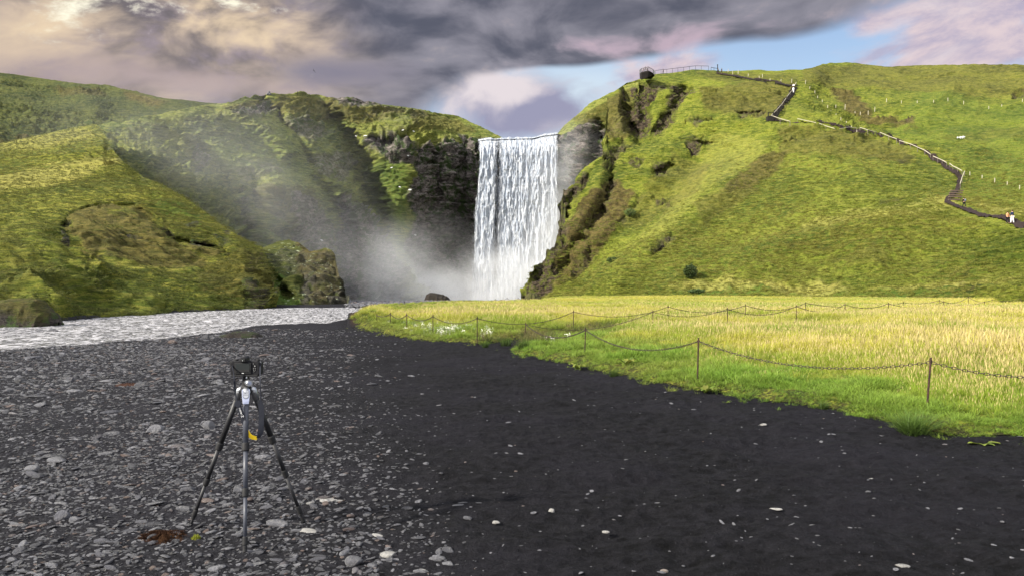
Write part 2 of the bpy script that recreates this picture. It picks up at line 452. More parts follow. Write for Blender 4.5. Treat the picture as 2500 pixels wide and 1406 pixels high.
M_knob = turf_material('turf_knob', (.030, .042, .010), (.085, .098, .020), (.12, .12, .035), scale=.35, rock_d=(.010, .010, .008), rock_l=(.085, .080, .062), mossy=(.035, .045, .012), speck=.9)
# far ridge on the left
hill('hill_far', [(-400, 120), (-150, 150), (0, 178), (100, 192), (200, 205), (280, 212), (300, 220), (400, 240), (500, 250), (560, 254), (700, 275)],
     [(-400, 420), (700, 420)],
     [(-300, 130, 470), (0, 178, 440), (300, 220, 450), (600, 258, 480), (0, 345, 300), (300, 345, 320), (600, 345, 360), (0, 270, 360), (300, 300, 370), (150, 260, 395), (420, 270, 400), (-300, 400, 300), (600, 420, 330)],
     480, 150, -400, 700, M_far,
     ridges=[([(60, 200), (150, 290), (260, 330)], 36, -8), ([(270, 215), (290, 270), (350, 330)], 30, -4), ([(180, 210), (230, 270)], 25, 10), ([(380, 245), (460, 290)], 22, 9)],
     brown=[([(300, 225), (360, 235), (420, 250), (380, 262), (310, 250)], .7), ([(130, 215), (240, 222), (260, 240), (150, 240)], .5), ([(0, 352), (60, 340), (110, 352), (60, 366), (0, 366)], .6)],
     terr=1.0, rough=2.2, label='far dark green ridge rising to the left edge behind the other hills')

# left gorge cliff with the wall behind the fall
hill('gorge_cliff', [(140, 330), (180, 318), (250, 300), (330, 286), (400, 273), (470, 262), (540, 253), (600, 240), (650, 232), (720, 231), (780, 231), (800, 238), (850, 239), (900, 250), (960, 257), (1000, 262), (1060, 277), (1120, 284), (1150, 299), (1200, 322), (1232, 338), (1300, 341), (1360, 334), (1440, 330)],
     [(140, 520), (300, 620), (560, 740), (800, 752), (1440, 752)],
     [(180, 318, 190), (250, 300, 200), (400, 273, 215), (540, 253, 235), (650, 232, 255), (780, 231, 268), (900, 250, 275), (1000, 262, 280), (1120, 284, 292), (1180, 322, 285), (1232, 338, 282), (1360, 334, 282), (1165, 350, 270), (1150, 500, 268), (1150, 650, 266), (1150, 745, 264), (1300, 500, 270), (1300, 745, 270), (1440, 500, 275), (1440, 745, 272),
      (1000, 350, 258), (990, 420, 254), (1000, 600, 250), (1000, 745, 236), (1080, 360, 266), (1090, 600, 262), (920, 330, 262), (900, 450, 252), (880, 600, 240), (850, 745, 215), (930, 640, 236),
      (850, 290, 258), (800, 330, 250), (760, 400, 240), (820, 480, 238), (700, 330, 238), (650, 400, 222), (700, 500, 212), (760, 600, 214), (660, 650, 190), (720, 740, 190), (560, 560, 172), (560, 740, 150), (500, 420, 196), (420, 420, 175), (350, 360, 178), (300, 400, 160), (400, 560, 150), (300, 600, 130), (560, 300, 226), (460, 320, 208), (600, 480, 200), (160, 500, 150)],
     700, 380, 140, 1440, M_mid,
     ridges=[([(780, 235), (830, 330), (880, 420), (900, 500)], 24, -12), ([(860, 330), (905, 430), (930, 520), (940, 700)], 20, -7), ([(975, 330), (995, 420), (975, 500), (1000, 600)], 26, 2), ([(700, 300), (780, 420), (850, 480), (890, 560)], 20, 7), ([(560, 250), (640, 300), (700, 370)], 22, 7),
             ([(640, 250), (720, 330), (760, 400)], 14, -8), ([(480, 360), (570, 470), (600, 600)], 22, -7), ([(660, 470), (640, 620), (640, 740)], 26, 9), ([(760, 560), (730, 660), (730, 740)], 22, -9), ([(840, 520), (830, 640), (850, 740)], 20, -11), ([(1060, 400), (1060, 640)], 20, -4), ([(1130, 360), (1130, 720)], 15, -5),
             ([(900, 600), (950, 660), (1020, 725)], 22, 12), ([(920, 350), (960, 350), (985, 345)], 14, -8)],
     rock=[([(1000, 372), (1060, 360), (1160, 352), (1172, 352), (1160, 740), (1040, 740), (1010, 640), (985, 600), (1020, 530), (990, 480), (1012, 430)], 1.0), ([(890, 335), (990, 325), (1000, 400), (960, 400), (900, 360)], 1), ([(1120, 330), (1200, 335), (1240, 345), (1440, 345), (1440, 752), (1150, 752), (1150, 400)], 1),
           ([(840, 470), (900, 520), (960, 600), (1000, 740), (860, 752), (820, 600), (826, 500)], .95), ([(700, 480), (740, 480), (820, 560), (840, 750), (700, 750), (690, 600)], .8), ([(560, 268), (640, 262), (680, 275), (640, 285), (580, 280)], .9), ([(820, 236), (900, 242), (930, 255), (880, 262), (830, 255)], .95),
           ([(700, 290), (760, 300), (800, 330), (760, 345), (700, 310)], .6), ([(450, 370), (490, 360), (500, 410), (470, 430)], .7), ([(560, 420), (660, 400), (690, 430), (600, 450)], .5), ([(760, 380), (850, 370), (870, 400), (840, 450), (780, 420)], .65), ([(560, 500), (600, 480), (640, 560), (620, 740), (560, 740)], .5)],
     brown=[([(540, 262), (700, 235), (800, 240), (900, 262), (1000, 275), (900, 300), (700, 285)], .6), ([(1000, 270), (1110, 290), (1180, 325), (1000, 330)], .55), ([(620, 470), (760, 460), (800, 560), (700, 640)], .5)],
     lush=[([(880, 400), (985, 400), (1000, 560), (900, 520)], .5), ([(560, 300), (700, 320), (760, 450), (600, 440), (500, 400)], .25)],
     terr=1.25, rough=2.2, rockamp=2.4, rocky=.22, seed=3, label='tall dark mossy cliff curving round the left side of the waterfall')

# misty gorge wall right of the fall
hill('gorge_wall', [(1335, 338), (1362, 326), (1380, 304), (1400, 288), (1420, 270), (1440, 252), (1480, 234), (1520, 212), (1560, 200)],
     [(1335, 752), (1560, 752)],
     [(1345, 340, 275), (1362, 330, 268), (1420, 270, 262), (1480, 234, 258), (1540, 206, 256), (1380, 500, 262), (1380, 745, 262), (1450, 500, 240), (1450, 745, 230), (1540, 500, 235), (1540, 745, 225), (1450, 350, 250)],
     180, 300, 1335, 1560, M_mid,
     rock=[([(1330, 345), (1400, 330), (1450, 300), (1500, 330), (1560, 400), (1560, 752), (1330, 752)], 1)], ridges=[([(1440, 290), (1420, 400), (1400, 500)], 12, 5), ([(1470, 300), (1455, 420)], 9, -6)],
     brown=[([(1400, 290), (1560, 205), (1560, 300), (1430, 310)], .5)],
     terr=1.0, rough=1.5, rockamp=3.0, seed=9, label='grey rock wall in the spray right beside the waterfall')

# front left hill with the land slip
SLIP = [(160, 545), (175, 525), (215, 507), (270, 502), (330, 506), (365, 525), (400, 560), (440, 590), (500, 605), (545, 620), (520, 640), (500, 660), (420, 662), (330, 655), (250, 640), (210, 660), (185, 620), (165, 580)]
slipedge = [(160, 590), (157, 550), (175, 525), (215, 507), (270, 502), (330, 506), (365, 525), (395, 555), (420, 580), (470, 597), (520, 603), (560, 620)]
hill('hill_front', [(-400, 340), (-150, 358), (0, 351), (60, 338), (120, 324), (200, 308), (235, 303), (252, 318), (262, 345), (280, 372), (300, 395), (350, 434), (400, 456), (450, 484), (500, 516), (540, 548), (560, 563), (600, 586), (640, 604), (655, 640), (666, 690), (672, 752)],
     [(-400, 830), (0, 801), (100, 792), (250, 780), (400, 770), (660, 757), (672, 757)],
     [(-350, 345, 150), (0, 351, 152), (120, 324, 158), (230, 303, 165), (300, 395, 116), (350, 434, 105), (450, 484, 94), (560, 563, 84), (640, 604, 76), (660, 690, 66), (668, 745, 62), (-350, 800, 27), (-350, 600, 55),
      (0, 795, 30), (100, 787, 33), (250, 775, 38.5), (400, 765, 45), (550, 757, 52), (660, 752, 57.5),
      (150, 500, 76), (300, 520, 76), (300, 640, 58), (100, 640, 52), (0, 600, 57), (0, 700, 38), (200, 720, 46), (450, 600, 70), (560, 680, 62), (450, 720, 53), (250, 420, 108), (0, 450, 100), (120, 400, 122), (290, 405, 111), (150, 445, 97), (0, 540, 70)],
     620, 400, -400, 672, M_left,
     ridges=[([(0, 462), (120, 440), (220, 415), (300, 398)], 30, 4), ([(0, 490), (120, 478), (240, 450), (330, 440)], 34, -3), ([(-200, 370), (0, 352), (235, 305)], 12, 2),
             (slipedge, 5.5, -2.4), (SLIP[:10], 26, -1.0), ([(60, 560), (110, 620), (190, 690)], 40, 2.5), ([(570, 600), (600, 660), (610, 740)], 26, 2.5), ([(470, 640), (560, 690), (600, 745)], 18, -1.8), ([(350, 440), (450, 520), (560, 600), (640, 650)], 15, 1.6), ([(200, 690), (320, 740)], 20, -1.2), ([(130, 745), (250, 765), (380, 758)], 12, 1.0), ([(0, 715), (60, 740), (120, 770)], 14, -.8)],
     rock=[([(280, 575), (345, 570), (345, 580), (290, 585)], 1), (([(160, 590), (157, 550), (175, 525)]), .9, 3.5), ([(395, 555), (420, 580)], .8, 3), ([(470, 597), (520, 603), (560, 622)], .9, 4), ([(515, 570), (560, 562), (560, 595), (535, 592)], .8), ([(455, 540), (490, 538), (480, 556), (460, 555)], .8), ([(600, 700), (668, 690), (672, 757), (600, 757)], .7), ([(590, 640), (650, 620), (655, 660), (600, 665)], .45), ([(250, 345), (262, 345), (300, 397), (350, 436), (356, 445), (300, 405)], .5)],
     brown=[(SLIP, .72), ([(500, 640), (640, 610), (668, 700), (668, 755), (560, 750), (480, 700)], .5), ([(0, 560), (60, 600), (120, 700), (0, 740)], .2)],
     lush=[([(-100, 570), (140, 560), (200, 680), (480, 740), (640, 757), (0, 800)], .22), ([(340, 450), (560, 575), (600, 610), (400, 520)], .4)],
     soil=[([(283, 576), (330, 573), (328, 583), (295, 585)], .8)],
     pale_turf=[([(-60, 440), (120, 405), (290, 380), (300, 400), (150, 450), (-60, 480)], .35), ([(-60, 350), (200, 310), (250, 330), (100, 360), (-60, 380)], .25)], terr=.36, rough=.6, gully=1.6, rockamp=.8, seed=6, back=(3, 8, 18, 40), label='front left green hill with a slumped brown hollow above the river')  # upper-left pale patches: yellow light on the ridge put into the colour

# mossy knob at the foot of the front hill
hill('rock_knob', [(540, 640), (600, 626), (640, 606), (652, 602), (680, 592), (705, 588), (728, 594), (745, 606), (758, 616), (775, 613), (795, 609), (810, 614), (818, 624), (822, 645), (830, 672), (838, 700), (844, 725), (848, 752)],
     [(540, 760), (860, 757)],
     [(545, 645, 85), (640, 606, 82), (700, 590, 84), (758, 616, 86), (800, 611, 82), (822, 645, 78), (846, 740, 68), (700, 755, 61), (850, 755, 63), (560, 750, 58), (700, 670, 70), (650, 700, 66), (760, 640, 78), (790, 680, 69), (740, 720, 66), (800, 730, 64), (700, 620, 78)],
     260, 180, 540, 848, M_knob,
     ridges=[([(745, 610), (735, 660), (745, 700)], 12, -.6), ([(640, 612), (700, 690), (770, 745)], 12, 1.2), ([(650, 660), (700, 720)], 14, -2)],
     rock=[([(660, 630), (700, 605), (745, 615), (820, 615), (835, 680), (850, 757), (760, 757), (735, 700), (720, 660)], .5), ([(738, 670), (762, 665), (760, 740), (800, 755), (740, 755)], .9), ([(828, 700), (850, 700), (850, 757), (800, 757)], .9)],
     brown=[([(730, 600), (820, 612), (850, 752), (760, 752), (730, 680)], .75)], lush=[([(640, 640), (680, 690), (740, 757), (660, 757)], .8)],
     terr=.38, rough=.5, rockamp=1.0, seed=15, back=(2, 5, 10, 18), label='steep mossy rock knob at the river bend below the cliff')

# right hillside
TOPR = [(1274, 738), (1284, 712), (1292, 690), (1300, 668), (1312, 660), (1322, 640), (1335, 618), (1352, 592), (1366, 568), (1374, 548), (1371, 530), (1368, 500), (1368, 482), (1376, 466), (1392, 456), (1402, 450), (1408, 434), (1424, 418), (1440, 404), (1458, 392), (1470, 384), (1476, 350), (1479, 300), (1482, 236), (1500, 222), (1530, 204), (1560, 194), (1578, 190), (1600, 180), (1640, 176), (1690, 168), (1720, 169), (1760, 173), (1800, 172), (1850, 171), (1900, 173), (1960, 172), (1990, 165), (2010, 158), (2030, 154), (2090, 155), (2120, 158), (2160, 163), (2200, 161), (2250, 159), (2320, 160), (2400, 159), (2500, 161), (2650, 158), (2900, 150)]
PATHS = [[(2560, 580), (2500, 557), (2465, 548), (2430, 538), (2400, 529), (2353, 510), (2325, 497), (2310, 486), (2322, 474), (2338, 458), (2343, 440), (2344, 430), (2320, 415), (2295, 402), (2250, 380), (2215, 365), (2180, 350), (2120, 332), (2060, 320), (1990, 305), (1940, 303), (1900, 297), (1882, 293)],
         [(1882, 293), (1893, 281), (1905, 266), (1918, 250), (1930, 235), (1936, 222), (1940, 211), (1915, 206), (1890, 200), (1860, 199), (1820, 190), (1785, 185), (1750, 178)]]
ROCKE = [([(1522, 212), (1560, 206), (1612, 210), (1606, 232), (1580, 262), (1592, 300), (1575, 335), (1552, 342), (1538, 322), (1532, 288), (1520, 250)], 1.0), ([(1640, 214), (1690, 214), (1702, 236), (1668, 262), (1646, 292), (1634, 318), (1604, 334), (1592, 318), (1618, 280), (1628, 240)], .95), ([(1560, 204), (1650, 207), (1690, 214), (1650, 222), (1580, 218)], .9),
         ([(1675, 300), (1735, 288), (1750, 300), (1700, 320)], .9), ([(1665, 352), (1715, 342), (1735, 358), (1690, 376)], .95), ([(1592, 405), (1640, 392), (1628, 425), (1600, 440)], .95), ([(1365, 470), (1400, 450), (1425, 425), (1435, 440), (1420, 480), (1395, 500), (1385, 555), (1370, 550)], .95),
         ([(1272, 740), (1290, 680), (1325, 625), (1375, 548), (1392, 560), (1360, 640), (1385, 660), (1350, 712), (1310, 738)], .95), ([(1470, 375), (1520, 350), (1545, 360), (1510, 395), (1480, 430), (1470, 410)], .8), ([(1480, 440), (1505, 432), (1498, 470), (1475, 500)], .8), ([(1545, 395), (1570, 400), (1560, 420), (1530, 415)], .8),
         ([(1578, 632), (1600, 605), (1640, 578), (1630, 600), (1605, 635)], .95), ([(1795, 278), (1850, 268), (1868, 276), (1810, 288)], .9), ([(2180, 292), (2235, 290), (2230, 300), (2190, 302)], .85), ([(2470, 222), (2500, 218), (2520, 240), (2480, 238)], .8), ([(1420, 560), (1470, 500), (1500, 490), (1480, 530), (1430, 590)], .55), ([(1390, 660), (1440, 610), (1450, 640), (1400, 690)], .6), ([(1485, 300), (1530, 250), (1535, 330), (1490, 345)], .35),
         ([(1600, 500), (1640, 490), (1640, 500), (1605, 512)], .8), ([(1500, 545), (1560, 480), (1575, 490), (1520, 545)], .45)]
hill('hill_right', TOPR,
     [(1274, 745), (1300, 745), (1400, 735), (1500, 728), (1650, 724), (2000, 726), (2250, 733), (2500, 742), (2900, 760)],
     [(1284, 725, 150), (1320, 650, 158), (1345, 605, 165), (1374, 548, 175), (1372, 490, 188), (1402, 452, 194), (1440, 405, 202), (1470, 386, 208), (1480, 300, 228), (1486, 238, 240), (1560, 194, 246), (1690, 168, 252), (1800, 172, 256), (1960, 172, 258), (2040, 154, 285), (2100, 155, 290), (2200, 161, 285), (2350, 160, 275), (2500, 161, 265), (2700, 158, 255), (2880, 160, 250),
      (1300, 740, 140), (1400, 728, 125), (1500, 722, 118), (1650, 715, 110), (2000, 720, 92), (2250, 727, 78), (2500, 735, 67), (2850, 750, 50),
      (1800, 701, 104), (2000, 703, 94.5), (2250, 703, 80), (2500, 703, 69), (2850, 704, 52), (1800, 694, 114), (2000, 694, 108), (2250, 692, 94), (2500, 688, 82), (2850, 680, 66),
      (2470, 550, 106), (2353, 510, 127), (2340, 430, 150), (2200, 355, 180), (2060, 320, 192), (1882, 293, 206), (1940, 210, 238), (1700, 300, 222), (1590, 270, 236), (1550, 345, 216), (1640, 420, 195), (1500, 480, 187), (1550, 600, 152), (1850, 390, 182), (1730, 480, 166), (2000, 500, 142), (2200, 560, 116), (2450, 350, 190), (2450, 250, 228), (2100, 260, 224), (1700, 620, 134), (1450, 640, 150), (1900, 620, 122), (2400, 640, 93), (2200, 640, 101), (2600, 560, 96), (2600, 400, 160), (1750, 690, 116), (1400, 600, 165), (2700, 250, 225)],
     860, 420, 1274, 2900, M_right,
     ridges=[([(1880, 320), (1850, 380), (1760, 460), (1640, 560), (1500, 680)], 42, 7), ([(1740, 360), (1640, 470), (1520, 580), (1420, 690)], 32, -6), ([(1530, 210), (1535, 290), (1560, 345)], 12, -10), ([(1560, 212), (1575, 260), (1570, 320)], 16, -6), ([(1670, 220), (1640, 280), (1600, 330)], 16, -6), ([(2030, 220), (2090, 280), (2180, 310)], 40, -7), ([(1990, 200), (1950, 300), (2060, 330)], 30, 3),
             ([(1675, 312), (1740, 300)], 7, -5), ([(1595, 425), (1640, 405)], 8, -4), ([(1480, 370), (1420, 430)], 14, 3), ([(1470, 410), (1450, 480), (1400, 560), (1340, 650)], 16, 4), ([(1490, 440), (1470, 520), (1410, 600), (1380, 660)], 14, -4), ([(1800, 280), (1865, 275)], 5, -3),
             ([(2330, 470), (2200, 520), (2000, 560), (1800, 640)], 36, 3.0), ([(2360, 440), (2500, 480)], 30, -3), ([(2050, 420), (1900, 520), (1750, 640)], 30, -2.5), ([(1990, 530), (2150, 500), (2300, 440)], 5, .7), ([(1590, 350), (1660, 345), (1740, 345), (1880, 362)], 3.5, .8), ([(1700, 316), (1800, 325), (1880, 300)], 3.5, .7),
             ([(1580, 625), (1635, 585)], 9, 2.2), ([(1400, 470), (1380, 540)], 9, -4), ([(1680, 705), (1760, 708)], 5, -1.0), ([(2340, 708), (2560, 712)], 6, -1.4)],
     rock=ROCKE,
     brown=[([(1780, 450), (1800, 425), (1862, 380), (1925, 372), (1915, 410), (1835, 468), (1760, 482)], .75), ([(1690, 500), (1800, 450), (1850, 470), (1720, 550)], .45), ([(2020, 215), (2080, 225), (2140, 290), (2230, 290), (2240, 312), (2120, 305), (2060, 270)], .85), ([(1700, 215), (1950, 195), (1930, 250), (1890, 290), (1720, 280)], .55), ([(1900, 310), (2100, 330), (2200, 365), (2250, 400), (2080, 400), (1900, 380)], .5),
            ([(1290, 720), (1380, 560), (1480, 440), (1560, 470), (1480, 600), (1380, 700)], .95), ([(1480, 240), (1560, 200), (1540, 340), (1480, 360)], .7), ([(1960, 165), (2200, 155), (2900, 150), (2900, 215), (2300, 235), (2050, 215), (1950, 200)], .45), ([(2300, 330), (2500, 320), (2500, 350), (2300, 352)], .25), ([(1700, 175), (1960, 178), (1950, 196), (1760, 200)], .35), ([(2060, 620), (2140, 600), (2160, 630), (2080, 650)], .4), ([(1640, 380), (1740, 400), (1700, 470), (1560, 560), (1500, 560)], .35)],
     lush=[([(1950, 560), (2100, 600), (2500, 600), (2900, 650), (2900, 690), (1500, 690), (1700, 600)], .15), ([(2250, 230), (2500, 260), (2900, 300), (2900, 480), (2380, 480), (2340, 380), (2150, 330)], .28), ([(1660, 702), (1760, 700), (2350, 704), (2300, 722), (1660, 722)], .7)],
     soil=[(p, 1.0, 4.5) for p in ()]+[([(2350, 706), (2520, 706), (2520, 716), (2380, 716)], 1.0)]+[([(x0, y0), (x0+w0, y0-4), (x0+w0-6, y0+h0), (x0+5, y0+h0)], .55) for x0, y0, w0, h0 in ((1990, 600, 46, 14), (2150, 480, 55, 9), (2170, 498, 40, 6), (1920, 592, 55, 12), (2030, 625, 36, 11), (2110, 672, 30, 7), (1975, 660, 34, 9), (2330, 660, 40, 8), (1840, 640, 30, 8), (2190, 400, 34, 6))],
     pale_turf=[([(1560, 694), (1800, 689), (2200, 686), (2900, 672), (2900, 698), (2300, 701), (1900, 704), (1650, 706)], .45), ([(1740, 340), (1800, 330), (1880, 350), (1850, 385), (1700, 490), (1600, 580), (1520, 620), (1640, 500)], .12), ([(2320, 470), (2345, 500), (2200, 540), (1950, 560), (1950, 545), (2150, 500)], .3), ([(2380, 500), (2560, 500), (2560, 540), (2420, 525)], .35)], terr=.44, rough=1.3, gully=3.2, sink=1.9, rockamp=2.6, seed=21, label='sunlit green hillside right of the waterfall, grassed to the skyline')

# the walking path is a strip of trodden earth laid on the slope
Hh = HILLS['hill_right']; G = Hh['grid']; PXg, PYg = Hh['PX'], Hh['PY']
def path_strip(name, lines, widths, label):
    d = np.full(PXg.shape, 1e9)
    for ln, (wa, wb) in zip(lines, widths):
        dd = seg_dist(PXg, PYg, ln)
        fr = sst(250, 560, PYg)
        wd = wa+(wb-wa)*fr
        d = np.minimum(d, dd/wd)
    d = d+0.25*fbm(PXg*.12, PYg*.12, PXg*0, 3)
    ok = d < 1.0
    ny = PXg.shape[1]; idx = Hh['idx'][:, :ny]
    quad = np.stack([idx[:-1, :-1], idx[1:, :-1], idx[1:, 1:], idx[:-1, 1:]], 2)
    sel = ok[:-1, :-1] & ok[1:, :-1] & ok[1:, 1:] & ok[:-1, 1:]
    q = quad[sel]
    allv = G.reshape(-1, 3)
    u, inv = np.unique(q, return_inverse=True)
    v = allv[u].copy(); v[:, 2] += 0.20; v[:, 1] -= 0.20
    o = mesh_np(name, v, inv.reshape(-1, 4), M_path, True)
    return tag(o, label, 'path', kind='structure')
M_path, ntp, outp = new_mat('trodden_earth')
pp = geo_pos(ntp); npn = ntp.noise(pp, 1.6, 6, .7)
principled(ntp, outp, ntp.mix(npn, (.008, .006, .006), (.040, .026, .022)), .9, ntp.bump(npn, .6, .2), .15)
path_strip('footpath', PATHS, [(2.2, 7.0), (2.4, 3)], 'dark trodden path climbing the right hillside in zigzags')
# ================================================================ ground, river, meadow
NEARB = np.array([(-600, 960), (-200, 895), (0, 868), (130, 861), (250, 851), (330, 843), (400, 837), (470, 828), (520, 822), (580, 812), (620, 806), (700, 800), (760, 797), (810, 793), (850, 785), (875, 774), (900, 764), (930, 758), (1000, 754), (1100, 748), (1200, 744), (1290, 741), (1340, 741)], float)
FARB = np.array([(-600, 830), (0, 795), (100, 787), (250, 775), (400, 765), (660, 752), (850, 751), (870, 752), (1000, 751.5), (1100, 746), (1200, 742.5), (1290, 739.5), (1340, 739.5)], float)
WZ = -0.13
def bankY(tab, px): return (EYE-WZ)*F/(np.interp(px, tab[:, 0], tab[:, 1])-CY)
MEAD = [(862, 797), (880, 803), (900, 809), (930, 815), (960, 821), (1010, 829), (1060, 836), (1110, 840), (1165, 843), (1215, 838), (1255, 829), (1290, 833), (1262, 842), (1250, 856), (1254, 868), (1300, 873), (1350, 882), (1400, 891), (1450, 903), (1500, 915), (1550, 926), (1600, 938), (1650, 948), (1700, 956), (1750, 962), (1800, 971), (1870, 981), (1950, 990), (2000, 997), (2050, 1006), (2100, 1020), (2150, 1031), (2200, 1045), (2250, 1055), (2300, 1062), (2400, 1071), (2500, 1073), (2700, 1085), (3000, 1110), (3600, 1150), (5000, 1250)]
MEADB = [(3000, 733), (1350, 733), (1280, 739), (1200, 743), (1100, 748), (1000, 755), (940, 762), (900, 770), (875, 782)]
MW = [tuple(Pz(a, b)[:2]) for a, b in MEAD]+[(170.0, 60.0), (170.0, 160.0), (8.0, 160.0)]+[tuple(Pz(a, b)[:2]) for a, b in MEADB[2:]]
FRONT = [tuple(Pz(a, b)[:2]) for a, b in MEAD]
DITCH = [tuple(Pz(a, b)[:2]) for a, b in ((1262, 842), (1330, 822), (1420, 822), (1500, 812), (1620, 806), (1760, 800), (1880, 792), (2000, 787), (2150, 780))]
BROOK = [tuple(Pz(a, b)[:2]) for a, b in ((2427, 752), (2440, 741), (2452, 734), (2470, 731), (2800, 733), (2800, 758), (2500, 752))]

def ground_z(X, Y, detail=True):
    px = CX+F*X/Y
    z = 0.012*fbm(X*.5, Y*.5, X*0+2, 3)*np.minimum(Y/4, 1.6)
    # river channel
    yn = bankY(NEARB, px); yf = bankY(FARB, px)
    inr = np.minimum(Y-yn, yf-Y)
    riv = sst(-0.6, 0.8, inr)*(px < 1340)
    z = z-0.30*riv
    z = z+0.06*sst(3.5, .6, np.abs(Y-yn-(-1.0)))*(px < 860)*(0.5+fbm(X*.7, Y*.7, X*0, 3))
    # gravel bar beyond the river, then the ground falls into the gorge
    z = np.where((Y > yf) & (px < 1340), np.maximum(z, -0.10+0.06*fbm(X*.3, Y*.3, X*0, 3)), z)
    drop = sst(75, 112, Y)*sst(1330, 1285, px)
    z = z-4.2*drop-1.2*sst(90, 150, Y)*sst(1650, 1330, px)*(1-drop)
    # meadow stands a little proud of the sand
    md = sdist(X, Y, MW)
    mz = 0.10*sst(-.05, .35, md)+0.16*sst(.3, 4, md)+0.05*fbm(X*.35, Y*.35, X*0+7, 3)*sst(.5, 3, md)
    lft = sst(1010, 900, px)
    mz = mz+0.22*lft*sst(-.1, .9, md)
    # eroded earth bank at the tip
    bkd = seg_dist(X, Y, [tuple(Pz(a, b)[:2]) for a, b in ((868, 796), (872, 786), (900, 772), (940, 763), (1000, 757), (1100, 750), (1260, 742))])
    mz = mz+0.30*sst(1.6, .2, bkd)*sst(1300, 1100, px)*(px > 850)
    di = seg_dist(X, Y, DITCH)
    mz = mz-0.16*sst(1.3, .2, di)*sst(.3, 1.5, md)
    bd = sdist(X, Y, BROOK)
    mz = mz-0.5*sst(-.8, .6, bd)
    # sandy hummock and low waves of trodden sand
    z = z+mz
    hx, hy = Pz(905, 888)[:2]
    z = z+0.10*np.exp(-(((X-hx)/.75)**2+((Y-hy)/.6)**2))
    return z, md, riv, di, bkd, bd

xs_px = np.concatenate([np.linspace(-1500, -60, 90)[:-1], np.linspace(-60, 2560, 1120), np.linspace(2560, 4200, 90)[1:]])
ys_py = np.concatenate([np.linspace(5200, 1440, 40)[:-1], np.linspace(1440, 716, 640)])
Yr = EYE*F/(ys_py-CY)
Yr = np.concatenate([Yr, [230, 300, 420]])
GX = (xs_px[:, None]-CX)/F*Yr[None]; GY = np.repeat(Yr[None], len(xs_px), 0)
z, md, riv, di, bkd, bd = ground_z(GX, GY)
PYg2 = CY+F*EYE/GY; PXg2 = np.repeat(xs_px[:, None], len(Yr), 1)
# gravelliness: strong at the left, thinning to bare black sand at the right
gl = sst(1150, 330, PXg2-0.55*(PYg2-900))*1.0
gl = np.maximum(gl*sst(-1.2, -.1, -md), 0)
lump = fbm(GX*2.2, GY*3.4, GX*0, 4)                       # trodden lumps
micro = fbm(GX*13, GY*17, GX*0+3, 4, .6)
foot = ridged(GX*1.4, GY*2.3, GX*0+1, 4)
nearf = sst(40, 9, GY)
def micro_dz(GX, GY, md, riv, gl):
    lump = fbm(GX*2.2, GY*3.4, GX*0, 4); micro = fbm(GX*13, GY*17, GX*0+3, 4, .6); foot = ridged(GX*1.4, GY*2.3, GX*0+1, 4); nearf = sst(40, 9, GY)
    lump2 = ridged(GX*4.5, GY*8.5, GX*0+12, 3)-.6
    dz = (0.048*lump*(1-.55*gl)+.026*lump2*(1-.5*gl)*sst(16, 6, GY)+0.012*micro*sst(14, 5, GY)+0.088*(foot-.6)*sst(1.5, 4.5, GX+2.4+.2*GY))*np.clip(nearf+.25, 0, 1)*sst(.2, -.1, md)
    dz = dz+gl*0.012*ridged(GX*4, GY*5, GX*0+8, 3)*nearf
    return dz*(1-riv)
dz = micro_dz(GX, GY, md, riv, gl)
z = z+dz+0.06*sst(0, 1, md)*fbm(GX*1.1, GY*1.1, GX*0+5, 4)
earth = np.clip(sst(1.5, .3, bkd)*sst(1290, 1240, PXg2)*sst(850, 862, PXg2)*sst(.6, -.2, np.abs(md)-.6), 0, 1)
idx = np.arange(z.size).reshape(z.shape)
quad = np.stack([idx[:-1, :-1], idx[1:, :-1], idx[1:, 1:], idx[:-1, 1:]], 2)

m_sand, nt, out = new_mat('black_sand')
p = geo_pos(nt)
a = nt.noise(nt.scalev(p, (9, 12, 9)), 1.0, 8, .72); b_ = nt.noise(p, 60, 5, .7); big_ = nt.noise(p, .5, 4, .6)
cc = nt.mix(nt.mr(a, .32, .68), (.0010, .0010, .0013), (.0120, .0117, .0145))
cc = nt.mix(nt.mr(big_, .4, .65, 0, .4), cc, (.013, .012, .018))
cc = nt.mix(nt.mr(b_, .61, .78, 0, .8), cc, (.06, .058, .07))
cc = nt.mix(nt.m('MULTIPLY', nt.attr('gravelly'), nt.mr(nt.noise(p, 26, 6, .8), .40, .62, .1, .8)), cc, nt.mix(b_, (.008, .008, .010), (.055, .055, .065)))
cc = nt.mix(nt.attr('earth'), cc, nt.mix(a, (.014, .008, .005), (.06, .038, .022)))
h = nt.m('ADD', a, nt.m('MULTIPLY', b_, .35))
principled(nt, out, cc, nt.mr(b_, .5, .72, .95, .6), nt.bump(h, 1.0, .07), .12)
gs = quad.reshape(-1, 4)
sand = mesh_np('black_sand_ground', np.stack([GX, GY, z], 2).reshape(-1, 3), gs, m_sand, True, dict(gravelly=gl.ravel(), earth=earth.ravel()))
tag(sand, 'dark black volcanic sand and gravel flat spreading across the foreground', 'ground', kind='structure')

